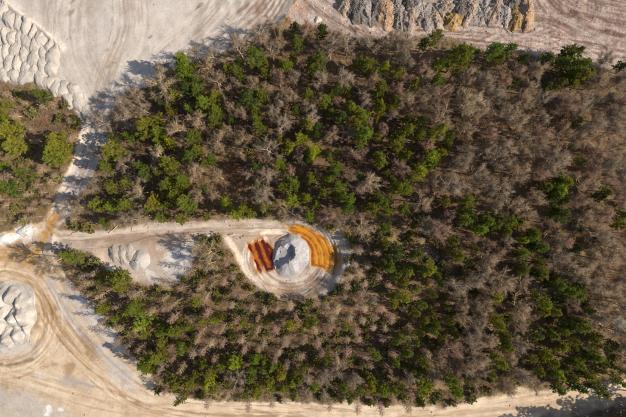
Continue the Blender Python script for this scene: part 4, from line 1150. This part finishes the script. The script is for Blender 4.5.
OL = [srgb(172, 158, 76) * 0.78, srgb(150, 142, 62) * 0.8, srgb(140, 130, 62) * 0.75, srgb(120, 118, 54) * 0.72, srgb(164, 142, 80) * 0.78, srgb(150, 124, 78) * 0.75, srgb(104, 106, 50) * 0.7]
scatter('low_green_growth', 'low olive ground growth between the trees', 16000, lambda px, py, sd, n, u: (sd < -0.3) & (u < np.where((py > 240) & (px < 520), 0.8, np.where(px < 90, 0.45, 0.25)) * (0.4 + (n > -0.06))), 24, (0.35, 0.85), OL, 0.9, 0.085, 2)
ST = [srgb(196, 164, 108) * 0.7, srgb(180, 146, 92) * 0.7, srgb(170, 130, 96) * 0.7]
scatter('dry_grass', 'straw-coloured dry grass tufts on the verges and clearings', 22000, lambda px, py, sd, n, u: ((sd > -2.2) & (sd < 0.35) & (u < 0.6)) | ((sd < -1) & (n > 0.10) & (u < 0.35)), 14, (0.2, 0.45), ST, 1.4, 0.03, 3)

# thicket of thin leafless saplings between the named trees, too dense to count
def thicket():
    rg = np.random.default_rng(77); K = TB()
    n = 9000
    px = rg.uniform(90, 660, n); py = rg.uniform(30, 430, n)
    x, y = (px - 313) * S, (208.5 - py) * S
    sd = np.maximum.reduce([poly_sd(ZP[k], x, y) for k in ZP])
    dens = np.where((px > 400) & (py < 330), 0.085, np.where(py > 240, 0.012, 0.05)) * np.where((px > 205) & (px < 268) & (py > 155) & (py < 200), 0.1, 1) * np.where((px > 330) & (px < 440) & (py > 226) & (py < 250), 0.15, 1)
    ok = (sd < -1.5) & (rg.random(n) < dens * (0.5 + (N3.fbm(x, y, 10, 3) > -0.03)))
    for a, b, c, _ in pines:
        f = 1 - 3.0 / CAM_H
        ok &= np.hypot((px - 313) * f + 313 - a, (py - 208.5) * f + 208.5 - b) > c * 0.62 + 4
    x, y = x[ok], y[ok]; z = ground_z(x, y)
    cols = np.array([BTONE[c][0] for c in 'nnwww']) * 0.8
    for i in range(len(x)):
        h = rg.uniform(3.0, 7.0); R = rg.uniform(1.0, 2.0); c = cols[rg.integers(0, 5)] * rg.uniform(0.8, 1.15)
        b = np.array([x[i], y[i], z[i] - 0.1])
        K.tube(np.stack([b, b + np.array([rg.normal(0, .3), rg.normal(0, .3), h])]), np.array([0.06, 0.02]), c, 4)
        m = 26; t = rg.uniform(0.4, 1.0, (m, 1))
        P = b + t * np.array([0, 0, h]); az = rg.uniform(0, 6.28, m); el = rg.uniform(0.3, 1.0, m)
        D = np.stack([np.cos(az) * np.cos(el), np.sin(az) * np.cos(el), np.sin(el)], -1); L = R * rg.uniform(0.6, 1.2, m)
        K.spikes(P, D, L, 0.022, np.ones((m, 3)) * c * rg.uniform(.9, 1.15, (m, 1)))
        Q, d = fork(rg, P, D, L, 8, 0.5, 0.2)
        K.spikes(Q, d, rg.uniform(0.25, 0.7, len(Q)), 0.016, np.ones((len(Q), 3)) * c * rg.uniform(.75, 1.15, (len(Q), 1)))
    print('thicket', len(x))
    tag(link('bare_thicket', K.mesh('bare_thicket'), M_SCRUB), 'tangle of thin leafless saplings filling gaps between the trees', None, None, 'stuff')
thicket()

# loose stones on the bare ground
def stones():
    rg = np.random.default_rng(5)
    n = 9000
    px = rg.uniform(-20, 650, n); py = rg.uniform(-10, 428, n)
    x, y = (px - 313) * S, (208.5 - py) * S
    sdm = {k: poly_sd(ZP[k], x, y) for k in ZP}
    dens = np.where(sdm['dirt'] > 0, 0.5, np.where(sdm['lane'] > 0, 0.8, np.where(sdm['haul'] > 0, 0.10, np.where(sdm['yard'] > 0, 0.08, 0.0))))
    ok = rg.random(n) < dens * (0.3 + 1.2 * (N3.fbm(x, y, 6, 3) > 0.0))
    x, y = x[ok], y[ok]; m = len(x); z = ground_z(x, y)
    base = np.array([(1, 0, 0), (0, 1, 0), (-1, 0, 0), (0, -1, 0), (0, 0, 1), (0, 0, -1)], float)
    F = np.array([(0, 1, 4), (1, 2, 4), (2, 3, 4), (3, 0, 4), (1, 0, 5), (2, 1, 5), (3, 2, 5), (0, 3, 5)])
    r = np.clip(rg.lognormal(-2.3, 0.5, (m, 1, 1)), 0.05, 0.3)
    V = base[None] * r * rg.uniform(0.6, 1.3, (m, 6, 3)) + np.stack([x, y, z + 0.02], -1)[:, None]
    c = np.array([srgb(200, 182, 166), srgb(170, 148, 130), srgb(222, 210, 198), srgb(140, 120, 106)])[rg.integers(0, 4, m)] * 0.7
    ms = mesh_np('loose_stones', V.reshape(-1, 3), (F[None] + np.arange(m)[:, None, None] * 6).reshape(-1, 3), False, np.repeat(c, 6, 0))
    tag(link('loose_stones', ms, M_SCRUB), 'loose stones and clods strewn over the bare dirt and lane', None, None, 'stuff')
stones()
